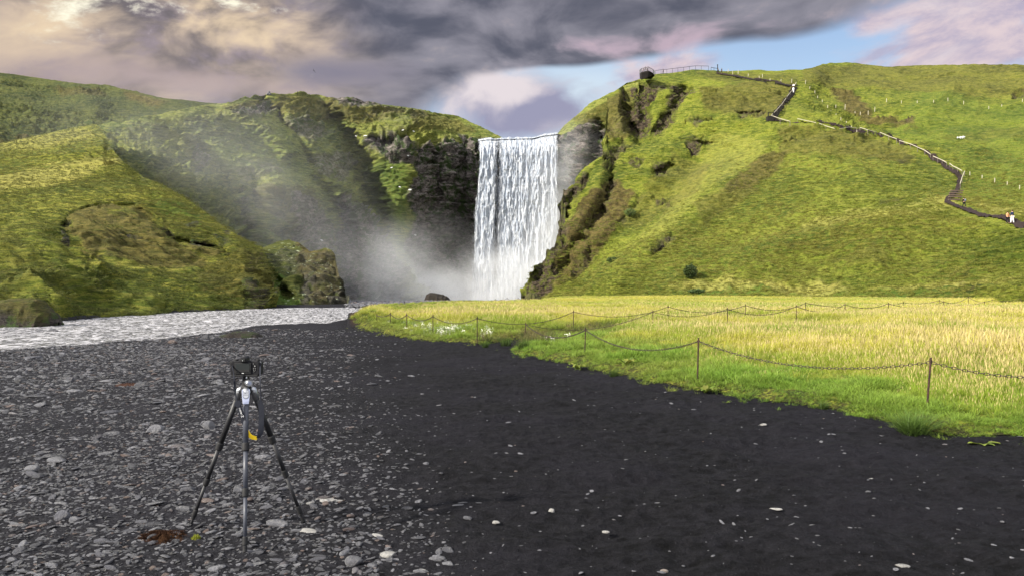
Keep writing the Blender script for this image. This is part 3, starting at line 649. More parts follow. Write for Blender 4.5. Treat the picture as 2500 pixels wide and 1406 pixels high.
# meadow turf sheet: only where the meadow is
inm = md > 0.02
sel = inm[:-1, :-1] & inm[1:, :-1] & inm[1:, 1:] & inm[:-1, 1:] & (PXg2[:-1, :-1] > 840) & (GY[:-1, :-1] < 170)
q = quad[sel]; u, inv = np.unique(q, return_inverse=True)
mv = np.stack([GX, GY, z+0.010], 2).reshape(-1, 3)[u]
m_mead, nt, out = new_mat('meadow_turf')
p = geo_pos(nt); a = nt.noise(nt.scalev(p, (3, 3, 6)), 1.0, 6, .7); bb = nt.noise(p, .25, 4, .6); cc2 = nt.noise(p, 14, 5, .7)
g = nt.mix(nt.mr(a, .35, .65), (.045, .070, .010), (.16, .17, .025))
g = nt.mix(nt.mr(nt.attr('dist'), 25, 60, 0, 1), g, nt.mix(a, (.26, .22, .07), (.42, .37, .13)))
g = nt.mix(nt.m('MULTIPLY', nt.attr('bare'), nt.mr(cc2, .4, .55)), g, (.014, .010, .008))
principled(nt, out, g, .95, nt.bump(a, .8, .25), .1)
bare = np.maximum(sst(.9, .3, di)*.9, sst(1.5, .05, md)*.85)
mead = mesh_np('meadow', mv, inv.reshape(-1, 4), m_mead, True, dict(dist=GY.ravel()[u], bare=bare.ravel()[u]))
tag(mead, 'flat grassy meadow between the black sand and the right hillside', 'meadow', kind='structure')

# ground in height for anything that stands on it
def gz(x, y):
    a = ground_z(np.array([float(x)]), np.array([float(y)]))[0]
    return float(a[0])

# river
rp = np.concatenate([np.linspace(-600, 0, 60)[:-1], np.linspace(0, 1345, 700)])
tt = np.linspace(0, 1, 260)
yn = bankY(NEARB, rp)-1.2; yf = bankY(FARB, rp)+2.0
RY = yn[:, None]*(yf/yn)[:, None]**tt[None]
RX = (rp[:, None]-CX)/F*RY
dist = RY
wv = fbm(RX*1.1, RY*.55, RX*0, 4, .6); wv2 = ridged(RX*3.2, RY*1.5, RX*0, 3)
RZ = WZ+0.035*wv*1.3+0.050*(wv2-.6)
ri = np.arange(RX.size).reshape(RX.shape)
rq = np.stack([ri[:-1, :-1], ri[1:, :-1], ri[1:, 1:], ri[:-1, 1:]], 2).reshape(-1, 4)
m_riv, nt, out = new_mat('river_water')
p = geo_pos(nt)
wa = nt.noise(nt.scalev(p, (4.5, 1.8, 1)), 1.0, 6, .7, .8); wb = nt.noise(nt.scalev(p, (7, 3.2, 1)), 1.0, 5, .7)
foam = nt.mr(nt.m('ADD', wa, nt.m('MULTIPLY', wb, .5)), .65, .93)
col = nt.mix(foam, (.11, .11, .12), (.56, .55, .57))
principled(nt, out, col, nt.mr(foam, 0, 1, .18, .6), nt.bump(nt.m('ADD', wa, nt.m('MULTIPLY', wb, .6)), 1.0, .16), .32)
river = mesh_np('river', np.stack([RX, RY, RZ], 2).reshape(-1, 3), rq, m_riv, True)
tag(river, 'shallow silver river running along the foot of the left hill', 'river', kind='structure')
# brook in the meadow
bp = [Pz(a, b, -.12) for a, b in ((2425, 753), (2436, 742), (2450, 735), (2470, 731), (2850, 731), (2850, 762), (2500, 754))]
m_br = simple('brook_water', (.03, .035, .05), .08, 0, .6, .3, 3, .2)
o = MB().add(bp, [tuple(range(len(bp)))[::-1]]).build('brook', m_br); tag(o, 'small dark blue brook under an eroded bank at the meadow edge', 'brook', kind='structure')
# plunge pool water in the gorge
o = MB().add([(-60, 100, -3.6), (40, 100, -3.6), (40, 285, -3.6), (-60, 285, -3.6)], [(0, 1, 2, 3)]).build('plunge_pool', m_riv)
tag(o, 'pale churning pool at the foot of the waterfall', 'pool', kind='structure')

# ================================================================ waterfall
LIPX = np.array([1160, 1168, 1190, 1232, 1300, 1330, 1362, 1368]); LIPY = np.array([352, 345, 342, 341, 339, 332, 328, 330])
def fall_sheet(seed, yoff, thick):
    nx, nz = 300, 620
    u = np.linspace(0, 1, nx); v = np.linspace(0, 1, nz)
    U, V_ = np.meshgrid(u, v, indexing='ij')
    pxt = 1167+u*(1363-1167)
    pyt = np.interp(pxt, LIPX, LIPY)-3.0+3.0*fbm(pxt*.11, pxt*0+seed, pxt*0, 3)
    spread_l = -21*sst(0, .8, v)-3; spread_r = 14*v
    PXf = pxt[:, None]+spread_l[None]*(1-U)**2+spread_r[None]*U**2
    PYf = pyt[:, None]+(742-pyt)[:, None]*V_
    Yd = 266-9*np.sqrt(V_)-yoff*sst(0, .1, V_)
    X = (PXf-CX)/F*Yd; Z = EYE+(CY-PYf)/F*Yd
    # falling lumps: noise stretched downward more and more
    n = fbm(X*.9, Z*.16+seed*7, X*0+seed, 5, .6)
    n2 = ridged(X*1.6, Z*.36, X*0+seed*3, 4)
    Y2 = Yd-thick*(n*1.6+(n2-.5)*1.4)*sst(0, .06, V_)
    # streams: three curtains with thin dark places between
    g = lambda c, w: np.exp(-((PXf+6*V_-c)/w)**2)
    cl = g(1187, 24)*1.0+g(1243, 22)*1.0+g(1290, 26)*.62+g(1325, 26)*1.0+g(1352, 18)*.9+g(1270, 20)*.38
    gap = np.exp(-((PXf-(1217-7*V_))/(9+2*V_))**2)*sst(1.02, .8, V_)
    low = sst(.5, 1, V_)
    flow = np.clip(cl, 0, 1.05)-gap*.28+.12*low-0.35*sst(.012, 0, U)-0.25*sst(.985, 1, U)+.35*sst(.03, 0, V_)
    edge = np.minimum(U, 1-U)+.055*fbm(V_*7+seed*3, U*3, V_*0, 4)*sst(0, .12, V_)
    flow = flow-.75*sst(.075, 0, edge)*(1-.5*low)
    idx = np.arange(nx*nz).reshape(nx, nz)
    q = np.stack([idx[:-1, :-1], idx[1:, :-1], idx[1:, 1:], idx[:-1, 1:]], 2).reshape(-1, 4)
    return np.stack([X, Y2, Z], 2).reshape(-1, 3), q, flow.ravel(), (V_).ravel()
m_fall, nt, out = new_mat('falling_water')
p = geo_pos(nt); sd_ = nt.attr('layer')
pv = nt.vm('ADD', p, nt.comb(nt.m('MULTIPLY', sd_, 31.0), 0.0, nt.m('MULTIPLY', sd_, 13.0)))
s1 = nt.noise(nt.scalev(pv, (1.1, .3, .085)), 1.0, 5, .62, .25)
s2 = nt.noise(nt.scalev(pv, (2.4, .5, .30)), 1.0, 7, .72, .7)
s3 = nt.noise(nt.scalev(pv, (1.0, .4, .20)), 1.0, 6, .70, 1.4)
mixn = addm(nt, nt.m('MULTIPLY', s1, .75), nt.m('MULTIPLY', s2, .60), nt.m('MULTIPLY', s3, .60))   # about 1
al = nt.mr(nt.m('ADD', mixn, nt.m('MULTIPLY', nt.attr('flow'), .62)), .96, 1.34)
colw = nt.mix(nt.mr(nt.m('ADD', s2, nt.m('MULTIPLY', s3, .6)), .66, .94), (.34, .40, .50), (.80, .83, .88))
dif = nt.node('ShaderNodeBsdfDiffuse'); nt.put(dif.inputs[0], colw); nt.put(dif.inputs['Normal'], nt.bump(nt.m('ADD', s2, s3), 1.0, 1.2))
tr = nt.node('ShaderNodeBsdfTranslucent'); nt.put(tr.inputs[0], colw)
mx = nt.node('ShaderNodeMixShader'); mx.inputs[0].default_value = .2; nt.l.new(dif.outputs[0], mx.inputs[1]); nt.l.new(tr.outputs[0], mx.inputs[2])
tp = nt.node('ShaderNodeBsdfTransparent'); mx2 = nt.node('ShaderNodeMixShader'); nt.put(mx2.inputs[0], al)
nt.l.new(tp.outputs[0], mx2.inputs[1]); nt.l.new(mx.outputs[0], mx2.inputs[2]); nt.l.new(mx2.outputs[0], out.inputs[0])
vs = []; qs = []; fl = []; ly = []; base_ = 0
for s, yo, th in ((0, 0, .7), (1, 1.6, .8), (2, 3.2, .7)):
    v, q, f_, _ = fall_sheet(s+1, yo, th)
    vs.append(v); qs.append(q+base_); fl.append(f_-.08*s); ly.append(np.full(len(v), s*1.0)); base_ += len(v)
fall = mesh_np('waterfall', np.concatenate(vs), np.concatenate(qs), m_fall, True, dict(flow=np.concatenate(fl), layer=np.concatenate(ly)))
tag(fall, 'broad white waterfall pouring over the cliff between the two hills', 'waterfall', kind='structure')
# river sliding over the lip
lp = []; 
for k, yy in enumerate((264.5, 270, 290)):
    for x_, y_ in zip(LIPX, LIPY):
        a = P(x_, y_, 266); lp.append((a.x*yy/266, yy, a.z-.25+.02*k))
nL = len(LIPX)
o = MB().add(lp, [(k*nL+i, k*nL+i+1, (k+1)*nL+i+1, (k+1)*nL+i) for k in range(2) for i in range(nL-1)]).build('upper_river', m_riv, smooth=True)
tag(o, 'river surface sliding over the lip of the waterfall', 'river', kind='structure')

# ================================================================ spray
def spray(name, verts_box, blobs, dens, label, nscale=.035, thr=(.38, .72), col=(.965, .98, 1.0), aniso=.2, wind=None):
    m, nt, out = new_mat(name)
    p = geo_pos(nt)
    q = p if wind is None else nt.vm('ADD', p, wind)
    n = nt.noise(nt.scalev(q, (1, 1, 1.0)), nscale, 5, .62, .7)
    tot = None
    for (c, r, a) in blobs:
        d = nt.vm('MULTIPLY', nt.vm('SUBTRACT', p, tuple(c)), tuple(1/k for k in r))
        ln = nt.node('ShaderNodeVectorMath', operation='DOT_PRODUCT'); nt.put(ln.inputs[0], d); nt.put(ln.inputs[1], d)
        e = nt.m('MULTIPLY', nt.m('EXPONENT', nt.m('MULTIPLY', ln.outputs['Value'], -1.3)), a)
        tot = e if tot is None else nt.m('ADD', tot, e)
    dn = nt.m('MULTIPLY', nt.m('MULTIPLY', nt.m('SUBTRACT', tot, .03, clamp=True), nt.mr(n, *thr, .12, 1.0)), dens)
    pvv = nt.node('ShaderNodeVolumePrincipled'); nt.put(pvv.inputs['Color'], col); nt.put(pvv.inputs['Density'], dn)
    pvv.inputs['Anisotropy'].default_value = aniso
    nt.l.new(pvv.outputs[0], out.inputs['Volume'])
    (x0, x1), (y0, y1), (z0, z1) = verts_box
    o = MB().box(((x0+x1)/2, (y0+y1)/2, (z0+z1)/2), (x1-x0, y1-y0, z1-z0)).build(name, m)
    return tag(o, label, 'mist', kind='stuff')
def W(px, py, Y): return tuple(P(px, py, Y))
spray('spray_cloud', ((-42, 45), (175, 262.5), (-4, 62)),
      [(W(1250, 725, 250), (28, 14, 9), 3.4), (W(1290, 700, 248), (14, 10, 12), 2.8), (W(1130, 715, 240), (20, 16, 6.5), 1.3), (W(1330, 560, 246), (9, 9, 24), .55), (W(1400, 470, 252), (11, 10, 18), .8), (W(1290, 560, 252), (7, 6, 20), .35), (W(1400, 380, 256), (7, 7, 8), .22), (W(1000, 720, 215), (26, 20, 7), .35), (W(960, 640, 215), (13, 20, 11), .28), (W(1060, 610, 245), (16, 12, 14), .16), (W(1390, 620, 244), (10, 10, 12), .6)],
      .085, 'white spray cloud boiling up at the foot of the waterfall', nscale=.07, thr=(.36, .66))
spray('drifting_mist', ((-112, -8), (92, 222), (-3, 66)),
      [(W(270, 335, 150), (13, 24, 8), .75), (W(400, 390, 160), (20, 28, 13), .75), (W(540, 460, 160), (22, 28, 17), .75), (W(640, 550, 160), (20, 28, 16), .80), (W(760, 640, 165), (20, 30, 14), .65), (W(870, 690, 170), (22, 30, 11), .60), (W(660, 340, 185), (26, 26, 16), .42), (W(960, 690, 180), (24, 22, 10), .45)],
      .0046, 'pale mist drifting up the valley behind the front left hill', nscale=.045, thr=(.32, .70))
# ================================================================ scattered stuff (one object each, filled by geometry nodes)
def scatter(name, pts, rot, scl, idx, tone, protos, label, cat, kind='stuff'):
    pc = bpy.data.collections.new(name+'_kinds')
    for i, o in enumerate(protos):
        o.name = '%s_kind_%02d' % (name, i); pc.objects.link(o)
    me = bpy.data.meshes.new(name); n = len(pts)
    me.vertices.add(n); me.vertices.foreach_set('co', np.asarray(pts, np.float32).ravel())
    a = me.attributes.new('rotv', 'FLOAT_VECTOR', 'POINT'); a.data.foreach_set('vector', np.asarray(rot, np.float32).ravel())
    scl = np.asarray(scl, np.float32)
    if scl.ndim == 1: scl = np.repeat(scl[:, None], 3, 1)
    a = me.attributes.new('sclv', 'FLOAT_VECTOR', 'POINT'); a.data.foreach_set('vector', scl.ravel())
    a = me.attributes.new('kindi', 'INT', 'POINT'); a.data.foreach_set('value', np.asarray(idx, np.int32))
    a = me.attributes.new('tone', 'FLOAT', 'POINT'); a.data.foreach_set('value', np.asarray(tone, np.float32))
    o = bpy.data.objects.new(name, me); link(o)
    ng = bpy.data.node_groups.new(name+'_nodes', 'GeometryNodeTree')
    ng.interface.new_socket('Geometry', in_out='INPUT', socket_type='NodeSocketGeometry')
    ng.interface.new_socket('Geometry', in_out='OUTPUT', socket_type='NodeSocketGeometry')
    N = ng.nodes; L = ng.links
    gi = N.new('NodeGroupInput'); go = N.new('NodeGroupOutput'); ci = N.new('GeometryNodeCollectionInfo')
    ci.inputs['Collection'].default_value = pc; ci.inputs['Separate Children'].default_value = True; ci.inputs['Reset Children'].default_value = True
    iop = N.new('GeometryNodeInstanceOnPoints'); iop.inputs['Pick Instance'].default_value = True
    def na(nm, ty):
        k = N.new('GeometryNodeInputNamedAttribute'); k.data_type = ty; k.inputs['Name'].default_value = nm
        return k.outputs['Attribute']
    er = N.new('FunctionNodeEulerToRotation')
    L.new(na('rotv', 'FLOAT_VECTOR'), er.inputs[0]); L.new(er.outputs[0], iop.inputs['Rotation'])
    L.new(na('sclv', 'FLOAT_VECTOR'), iop.inputs['Scale']); L.new(na('kindi', 'INT'), iop.inputs['Instance Index'])
    L.new(gi.outputs[0], iop.inputs['Points']); L.new(ci.outputs[0], iop.inputs['Instance']); L.new(iop.outputs[0], go.inputs[0])
    md_ = o.modifiers.new('scatter', 'NODES'); md_.node_group = ng
    return tag(o, label, cat, kind=kind)

# ---- stones
def stone_mesh(name, seed, sub=2, flat=.30, cut=4):
    import bmesh
    r = random.Random(seed); bm = bmesh.new(); bmesh.ops.create_icosphere(bm, subdivisions=sub, radius=1)
    co = np.array([v.co[:] for v in bm.verts])
    for _ in range(cut):     # shear off flat facets
        n = np.array([r.gauss(0, 1), r.gauss(0, 1), r.gauss(0, .8)]); n /= np.linalg.norm(n)
        d = r.uniform(.55, .85); k = co@n; co = co-np.outer(np.maximum(k-d, 0), n)*.92
    co *= 1+.10*fbm(co[:, 0]*1.3+seed, co[:, 1]*1.3, co[:, 2]*1.3, 3)[:, None]
    co[:, 0] *= r.uniform(1.0, 1.35); co[:, 1] *= r.uniform(.65, 1.0); co[:, 2] *= flat*r.uniform(.75, 1.3)
    for v, c_ in zip(bm.verts, co): v.co = c_
    me = bpy.data.meshes.new(name); bm.to_mesh(me); bm.free()
    me.polygons.foreach_set('use_smooth', [sub > 2]*len(me.polygons))
    return me
def stone_mat(name, dark, light, inst=True, rough=.45):
    m, nt, out = new_mat(name)
    tc = nt.node('ShaderNodeTexCoord').outputs['Object']
    oi = nt.node('ShaderNodeObjectInfo').outputs['Random']
    n = nt.noise(tc, 2.2, 6, .65); n2 = nt.noise(tc, 9, 4, .6)
    t = nt.attr('tone', 'INSTANCER') if inst else oi
    c_ = nt.mix(t, dark, light)
    c_ = nt.mix(nt.mr(n, .35, .68, 0, .6), c_, tuple(k*.45 for k in light))
    c_ = nt.mix(nt.mr(n2, .60, .74, 0, .5), c_, tuple(min(1, k*1.7) for k in light))
    c_ = nt.mix(nt.mr(nt.m('FRACT', nt.m('MULTIPLY', oi, 7.3)), .90, .97, 0, .55), c_, (.12, .07, .045))
    principled(nt, out, c_, nt.mr(n2, .3, .7, rough*.7, rough*1.3), nt.bump(nt.m('ADD', n, nt.m('MULTIPLY', n2, .4)), .6, .12), .55)
    return m
m_grav = stone_mat('gravel_stone', (.005, .005, .007), (.185, .185, .205), rough=.34)
m_stone = stone_mat('flat_stone', (.030, .030, .036), (.16, .16, .175), inst=False, rough=.36)
m_pale = stone_mat('pale_stone', (.20, .195, .185), (.40, .39, .37), inst=False)
m_dark = stone_mat('dark_stone', (.018, .018, .022), (.07, .07, .085), inst=False, rough=.55)
def sproto(k, mat, sub, seed0, flat=.32):
    r_ = []
    for i in range(k):
        me = stone_mesh('stone_form', seed0+i, sub, flat); me.materials.append(mat)
        r_.append(bpy.data.objects.new('stone_form', me))
    return r_
def gravel_density(px, py):
    e = px-0.28*(py-900)
    return sst(1050, 300, e)
def ground_batch(X, Y): return ground_z(X, Y)[0]
pts = []; scl = []; ton = []
def sample(n, y0, y1, u0, u1, wfun, smed, ssig, smax, tone_f, powr=1.0):
    Y = np.sqrt(rng.random(n)*(y1**2-y0**2)+y0**2) if powr == 1 else np.exp(rng.random(n)*(math.log(y1)-math.log(y0))+math.log(y0))
    U = rng.random(n)*(u1-u0)+u0; px = CX+F*U; X = U*Y; py = CY+F*EYE/Y
    keep = rng.random(n) < wfun(px, py, X, Y)
    X, Y = X[keep], Y[keep]
    z_, md_, rv_, _, _, _ = ground_z(X, Y)
    k2 = (md_ < -.05) & (rv_ < .35)
    X, Y, z_ = X[k2], Y[k2], z_[k2]; px = CX+F*X/Y; py = CY+F*EYE/Y; md_ = md_[k2]
    z_ = z_+micro_dz(X, Y, md_, rv_[k2], np.maximum(sst(1150, 330, px-0.55*(py-900))*sst(-1.2, -.1, -md_), 0))
    s = np.minimum(smed*np.exp(rng.normal(0, ssig, len(X))), smax)
    pts.append(np.stack([X, Y, z_], 1)); scl.append(s); ton.append(tone_f(len(X)))
patch = lambda X, Y: .52+.48*sst(-.2, .2, fbm(X*.9, Y*.7, X*0+6, 3))
tA = lambda n: np.clip(rng.beta(1.0, 2.4, n), 0, 1)
tB = lambda n: np.clip(rng.beta(3, 1.6, n), 0, 1)
sample(34000, 3.2, 18, -.95, .05, lambda px, py, X, Y: gravel_density(px, py)*patch(X, Y), .0135, .48, .046, tA)
sample(30000, 3.0, 9, -.85, .12, lambda px, py, X, Y: gravel_density(px, py)**.7*patch(X, Y), .0095, .45, .03, tA, 2)
sample(20000, 8.0, 25, -.8, -.12, lambda px, py, X, Y: gravel_density(px, py)*(.4+.6*sst(8, 13, Y)), .022, .45, .08, tA)
sample(8000, 3.0, 16, -.5, .8, lambda px, py, X, Y: .15+.30*gravel_density(px-250, py), .0075, .55, .028, tB, 2)
PT = np.concatenate(pts); SZ = np.concatenate(scl); TN = np.concatenate(ton)
# the 280 that show largest become stones of their own
inframe = (np.abs(PT[:, 0]/PT[:, 1]) < .70) & (PT[:, 1] > 3.62)
app = np.where(inframe, SZ/PT[:, 1], 0)
order = np.argsort(-app); bigi = order[:262]; rest = np.ones(len(PT), bool); rest[bigi] = False
n = rest.sum()
rot = np.stack([rng.normal(0, .16, n), rng.normal(0, .16, n), rng.random(n)*6.28], 1)
gp = PT[rest].copy(); gp[:, 2] += SZ[rest]*.10
sv = np.stack([SZ[rest]*rng.uniform(.8, 1.5, n), SZ[rest]*rng.uniform(.7, 1.2, n), SZ[rest]*rng.uniform(.7, 1.2, n)], 1)
scatter('gravel', gp, rot, sv, rng.integers(0, 10, n), TN[rest], sproto(10, m_grav, 2, 100), 'loose grey gravel strewn over the black sand, thick at the left', 'gravel')
# gravel bar and river-edge stones
pts = []; scl = []; ton = []
n = 2600
px = rng.uniform(845, 1275, n); py = np.where(px < 1000, rng.uniform(737.5, 751, n), rng.uniform(737.5, 746, n)); Y = 1.5*F/(py-CY); X = (px-CX)/F*Y
zz_ = ground_batch(X, Y)
rot = np.stack([rng.normal(0, .3, n), rng.normal(0, .3, n), rng.random(n)*6.28], 1)
scatter('river_cobbles', np.stack([X, Y, np.maximum(zz_, -.14)+.03], 1), rot, rng.uniform(.06, .26, n), rng.integers(0, 6, n), rng.random(n)*.6, sproto(6, m_grav, 2, 140, .55), 'grey cobbles on the gravel bar below the fall', 'gravel')

def put_stone(px, py, wpx, mat, seed, label, group=None, flat=.5, rz=0, lift=.25, tilt=0, name='stone', cat='stone', z0=None, sub=3):
    z_ = 0.0; Y = EYE*F/(py-CY)
    if z0 is None:
        z_ = gz((px-CX)/F*Y, Y)
    else: z_ = z0
    Y = (EYE-z_)*F/(py-CY); X = (px-CX)/F*Y
    me = stone_mesh(name, seed, sub, flat); me.materials.append(mat)
    o = bpy.data.objects.new(name, me); s = wpx/F*Y/2/1.15
    o.location = (X, Y+s*.6, z_+s*flat*lift); o.scale = (s, s, s); o.rotation_euler = (tilt, tilt*.5, rz); link(o)
    return tag(o, label, cat, group)
SPEC = [(423, 1098, 58, m_stone, 'flat blue-grey slab lying tilted behind the left tripod leg', .35, .1), (505, 1045, 36, m_stone, 'rounded grey stone with a pale lower face above the tilted slab', .75, 0), (375, 1055, 40, m_stone, 'blocky grey stone up and left of the tilted slab', .7, .1),
        (862, 1378, 56, m_stone, 'angular brown-grey stone at the bottom edge right of the tripod', .6, 0), (947, 1358, 46, m_pale, 'flat pale stone with faint bands near the bottom edge', .35, 0), (1066, 1368, 38, m_stone, 'domed light grey stone standing alone near the bottom edge', .6, 0),
        (1937, 1347, 30, m_pale, 'white stone alone on the dark sand in the lower right', .5, .1), (797, 1228, 74, m_pale, 'long thin pale stone right of the right tripod foot', .16, 0), (748, 1300, 48, m_pale, 'round flat tan stone just below the right tripod foot', .2, 0),
        (150, 1270, 54, m_dark, 'smooth dark blue stone half buried at the lower left', .75, 0), (30, 1287, 30, m_stone, 'pointed tan stone at the left edge', .9, .1), (535, 1310, 52, m_stone, 'flat grey diamond-shaped stone left of the front tripod foot', .3, 0),
        (455, 1202, 36, m_dark, 'dark rounded stone beside the left tripod leg', .65, 0), (637, 1120, 36, m_stone, 'grey domed stone behind the front tripod leg', .6, 0), (130, 1128, 56, m_stone, 'broad flat stone overlapping its neighbours at the left', .35, 0), (70, 1150, 40, m_stone, 'grey blocky stone below the broad flat stone at the left', .6, 0),
        (240, 1330, 44, m_dark, 'dull reddish stone lower left of the rusty moss', .5, 0), (45, 933, 30, m_dark, 'black round stone at the far left of the gravel', .7, 0), (167, 930, 22, m_dark, 'small black stone right of the black round stone', .9, 0), (340, 944, 28, m_stone, 'grey triangular stone in the middle of the gravel', .8, 0),
        (75, 876, 42, m_dark, 'low dark slab at the water edge on the left', .4, 0), (135, 884, 26, m_dark, 'dark pointed stone beside the low slab at the water edge', .7, 0), (420, 838, 28, m_dark, 'grey pointed stone at the shore left of the driftwood rocks', .7, 0), (500, 826, 20, m_dark, 'black lump of rock left of the long brown rock', .9, 0), (590, 856, 22, m_dark, 'black stone just behind the camera', .7, 0),
        (1210, 1277, 24, m_pale, 'pale oblong stone in the middle of the sand', .35, 0), (1480, 1300, 18, m_pale, 'cream stone nearest to the centre of the sand', .5, 0), (1347, 1250, 20, m_pale, 'small upright white chip in the middle of the sand', .8, 0), (2050, 1295, 16, m_pale, 'small white chip right of the cream stone', .4, 0),
        (1620, 1398, 26, m_pale, 'off-white stone cut by the bottom edge right of centre', .5, 0), (1425, 1404, 30, m_pale, 'off-white stone cut by the bottom edge below centre', .5, 0), (2128, 1170, 14, m_pale, 'little white chip in the right part of the sand', .4, 0), (1865, 1037, 18, m_pale, 'flat white chip below the grass edge at the right', .35, 0)]
for i, (px_, py_, w_, mt, lb, fl_, ti) in enumerate(SPEC):
    put_stone(px_, py_, w_, mt, 300+i*3, lb, None, fl_, rz=random.uniform(-.6, .6), tilt=ti)
protos_big = []
for fam, mt in (('g', m_stone), ('p', m_pale), ('d', m_dark)):
    for i in range(8):
        me = stone_mesh('stone', 500+i+ord(fam), 3, .32); me.materials.append(mt); protos_big.append((fam, me))
for j in bigi:
    x_, y_, z_ = PT[j]; s = SZ[j]; t = TN[j]
    pxs = CX+F*x_/y_
    fam = 'p' if (t > .80 and pxs > 600) else ('g' if t > .28 else 'd')
    me = random.choice([m_ for f_, m_ in protos_big if f_ == fam])
    o = bpy.data.objects.new('stone', me); o.location = (x_, y_, z_+s*.10)
    o.scale = (s*random.uniform(1.0, 1.5), s*random.uniform(.8, 1.2), s*random.uniform(.7, 1.15)); o.rotation_euler = (random.gauss(0, .13), random.gauss(0, .13), random.uniform(0, 6.28)); link(o)
    tag(o, {'p': 'pale flat stone among the scattered stones on the black sand', 'g': 'mid grey flat stone among the gravel on the black sand', 'd': 'dark grey flat stone among the gravel on the black sand'}[fam], 'stone',
        {'p': 'pale stones scattered on the black sand', 'g': 'mid grey stones in the gravel', 'd': 'dark grey stones in the gravel'}[fam])
# rocks in the stream and on its far side
for i, (a, b, w_, lb, fl_) in enumerate([(128, 810, 30, 'black rock breaking the river surface at the left', .35), (272, 823, 14, 'small dark rock in the middle of the river', .4), (588, 785, 12, 'tiny dark rock in the river near the driftwood rocks', .4), (806, 771, 9, 'tiny dark rock far up the river', .4), (8, 862, 14, 'dark rock at the left edge of the shore', .6), (230, 847, 12, 'dark stone standing in the shallows', .6), (325, 842, 12, 'second dark stone in the shallows, further right', .6), (170, 859, 12, 'dark stone where the shallows begin', .6)]):
    put_stone(a, b, w_, m_dark, 620+i, lb, None, fl_, z0=WZ-.01)

# mossy rocks
m_moss = turf_material('moss_rock', (.030, .040, .008), (.080, .085, .014), (.12, .10, .03), scale=.10)
def boulder(pts_px, Yd, depth, label, name='boulder', moss=.5, seed=1, base_drop=.3, disp=.10, bare=0.0):
    """a rock with the given outline, real thickness and a domed body"""
    pts_ = [P(a, b, Yd) for a, b in pts_px]
    xs = [p.x for p in pts_]; zs = [p.z for p in pts_]
    n = 90; u = np.linspace(min(xs), max(xs), n); tz = np.interp(u, xs, zs); bz = min(zs)-base_drop
    m_ = 40; th = np.linspace(0, math.pi, m_)
    cx = (min(xs)+max(xs))/2; hw = (max(xs)-min(xs))/2
    sh = np.sqrt(np.clip(1-((u-cx)/hw)**4, 0, 1))
    X = np.repeat(u[:, None], m_, 1)
    Yy = Yd+depth*.45-depth*.5*sh[:, None]*np.cos(th)[None]
    Z = bz+(tz-bz)[:, None]*np.sin(th)[None]**.55
    d = disp*(ridged(X*1.7/ max(hw, .4), Yy*1.7/max(hw, .4), Z*2.5/max(hw, .4)+seed, 5)-.5)*2.2
    Yy = Yy-d*np.cos(th)[None]; Z = Z+d*.6*np.sin(th)[None]
    idx = np.arange(n*m_).reshape(n, m_)
    q = np.stack([idx[:-1, :-1], idx[1:, :-1], idx[1:, 1:], idx[:-1, 1:]], 2).reshape(-1, 4)
    rk = 1-moss*sst(.25, .75, (Z-bz)/(tz.max()-bz)+.5*fbm(X*1.2/hw, Yy, Z*1.2/hw+seed, 4))
    zero = np.zeros(X.size)
    o = mesh_np(name, np.stack([X, Yy, Z], 2).reshape(-1, 3), q, m_moss, True, dict(rock=rk.ravel(), brown=zero+.3, lush=zero, soil=zero+bare))
    return tag(o, label, 'rock')
boulder([(-60, 770), (-40, 742), (0, 733), (40, 731), (68, 734), (82, 748), (100, 768), (112, 787), (116, 792)], 29.0, 1.6, 'dark moss-capped boulder on the left river bank', moss=.75, seed=3, disp=.16)
boulder([(524, 822), (540, 817), (560, 812), (590, 811), (612, 814), (626, 822), (634, 828)], 20.5, .8, 'long low brown rock lying on the shore behind the tripod', 'shore_rock', .05, 5, .12, .05, bare=.5)
boulder([(1030, 738), (1036, 722), (1046, 717), (1060, 719), (1078, 722), (1090, 728), (1100, 736), (1104, 742)], 112, 6, 'dark wet boulder hump in front of the waterfall spray', moss=.2, seed=8, base_drop=3.5, disp=.4, bare=.9)
boulder([(850, 800), (858, 790), (866, 786), (876, 787), (886, 793), (892, 802)], 27.2, 1.0, 'black clod of earth at the tip of the meadow bank', 'earth_clod', .15, 11, .15, .08)
boulder([(1278, 742), (1284, 722), (1296, 716), (1312, 720), (1326, 734), (1332, 742)], 128, 5, 'dark mossy rock at the foot of the right gorge spur', moss=.6, seed=12, base_drop=2.5, disp=.4)
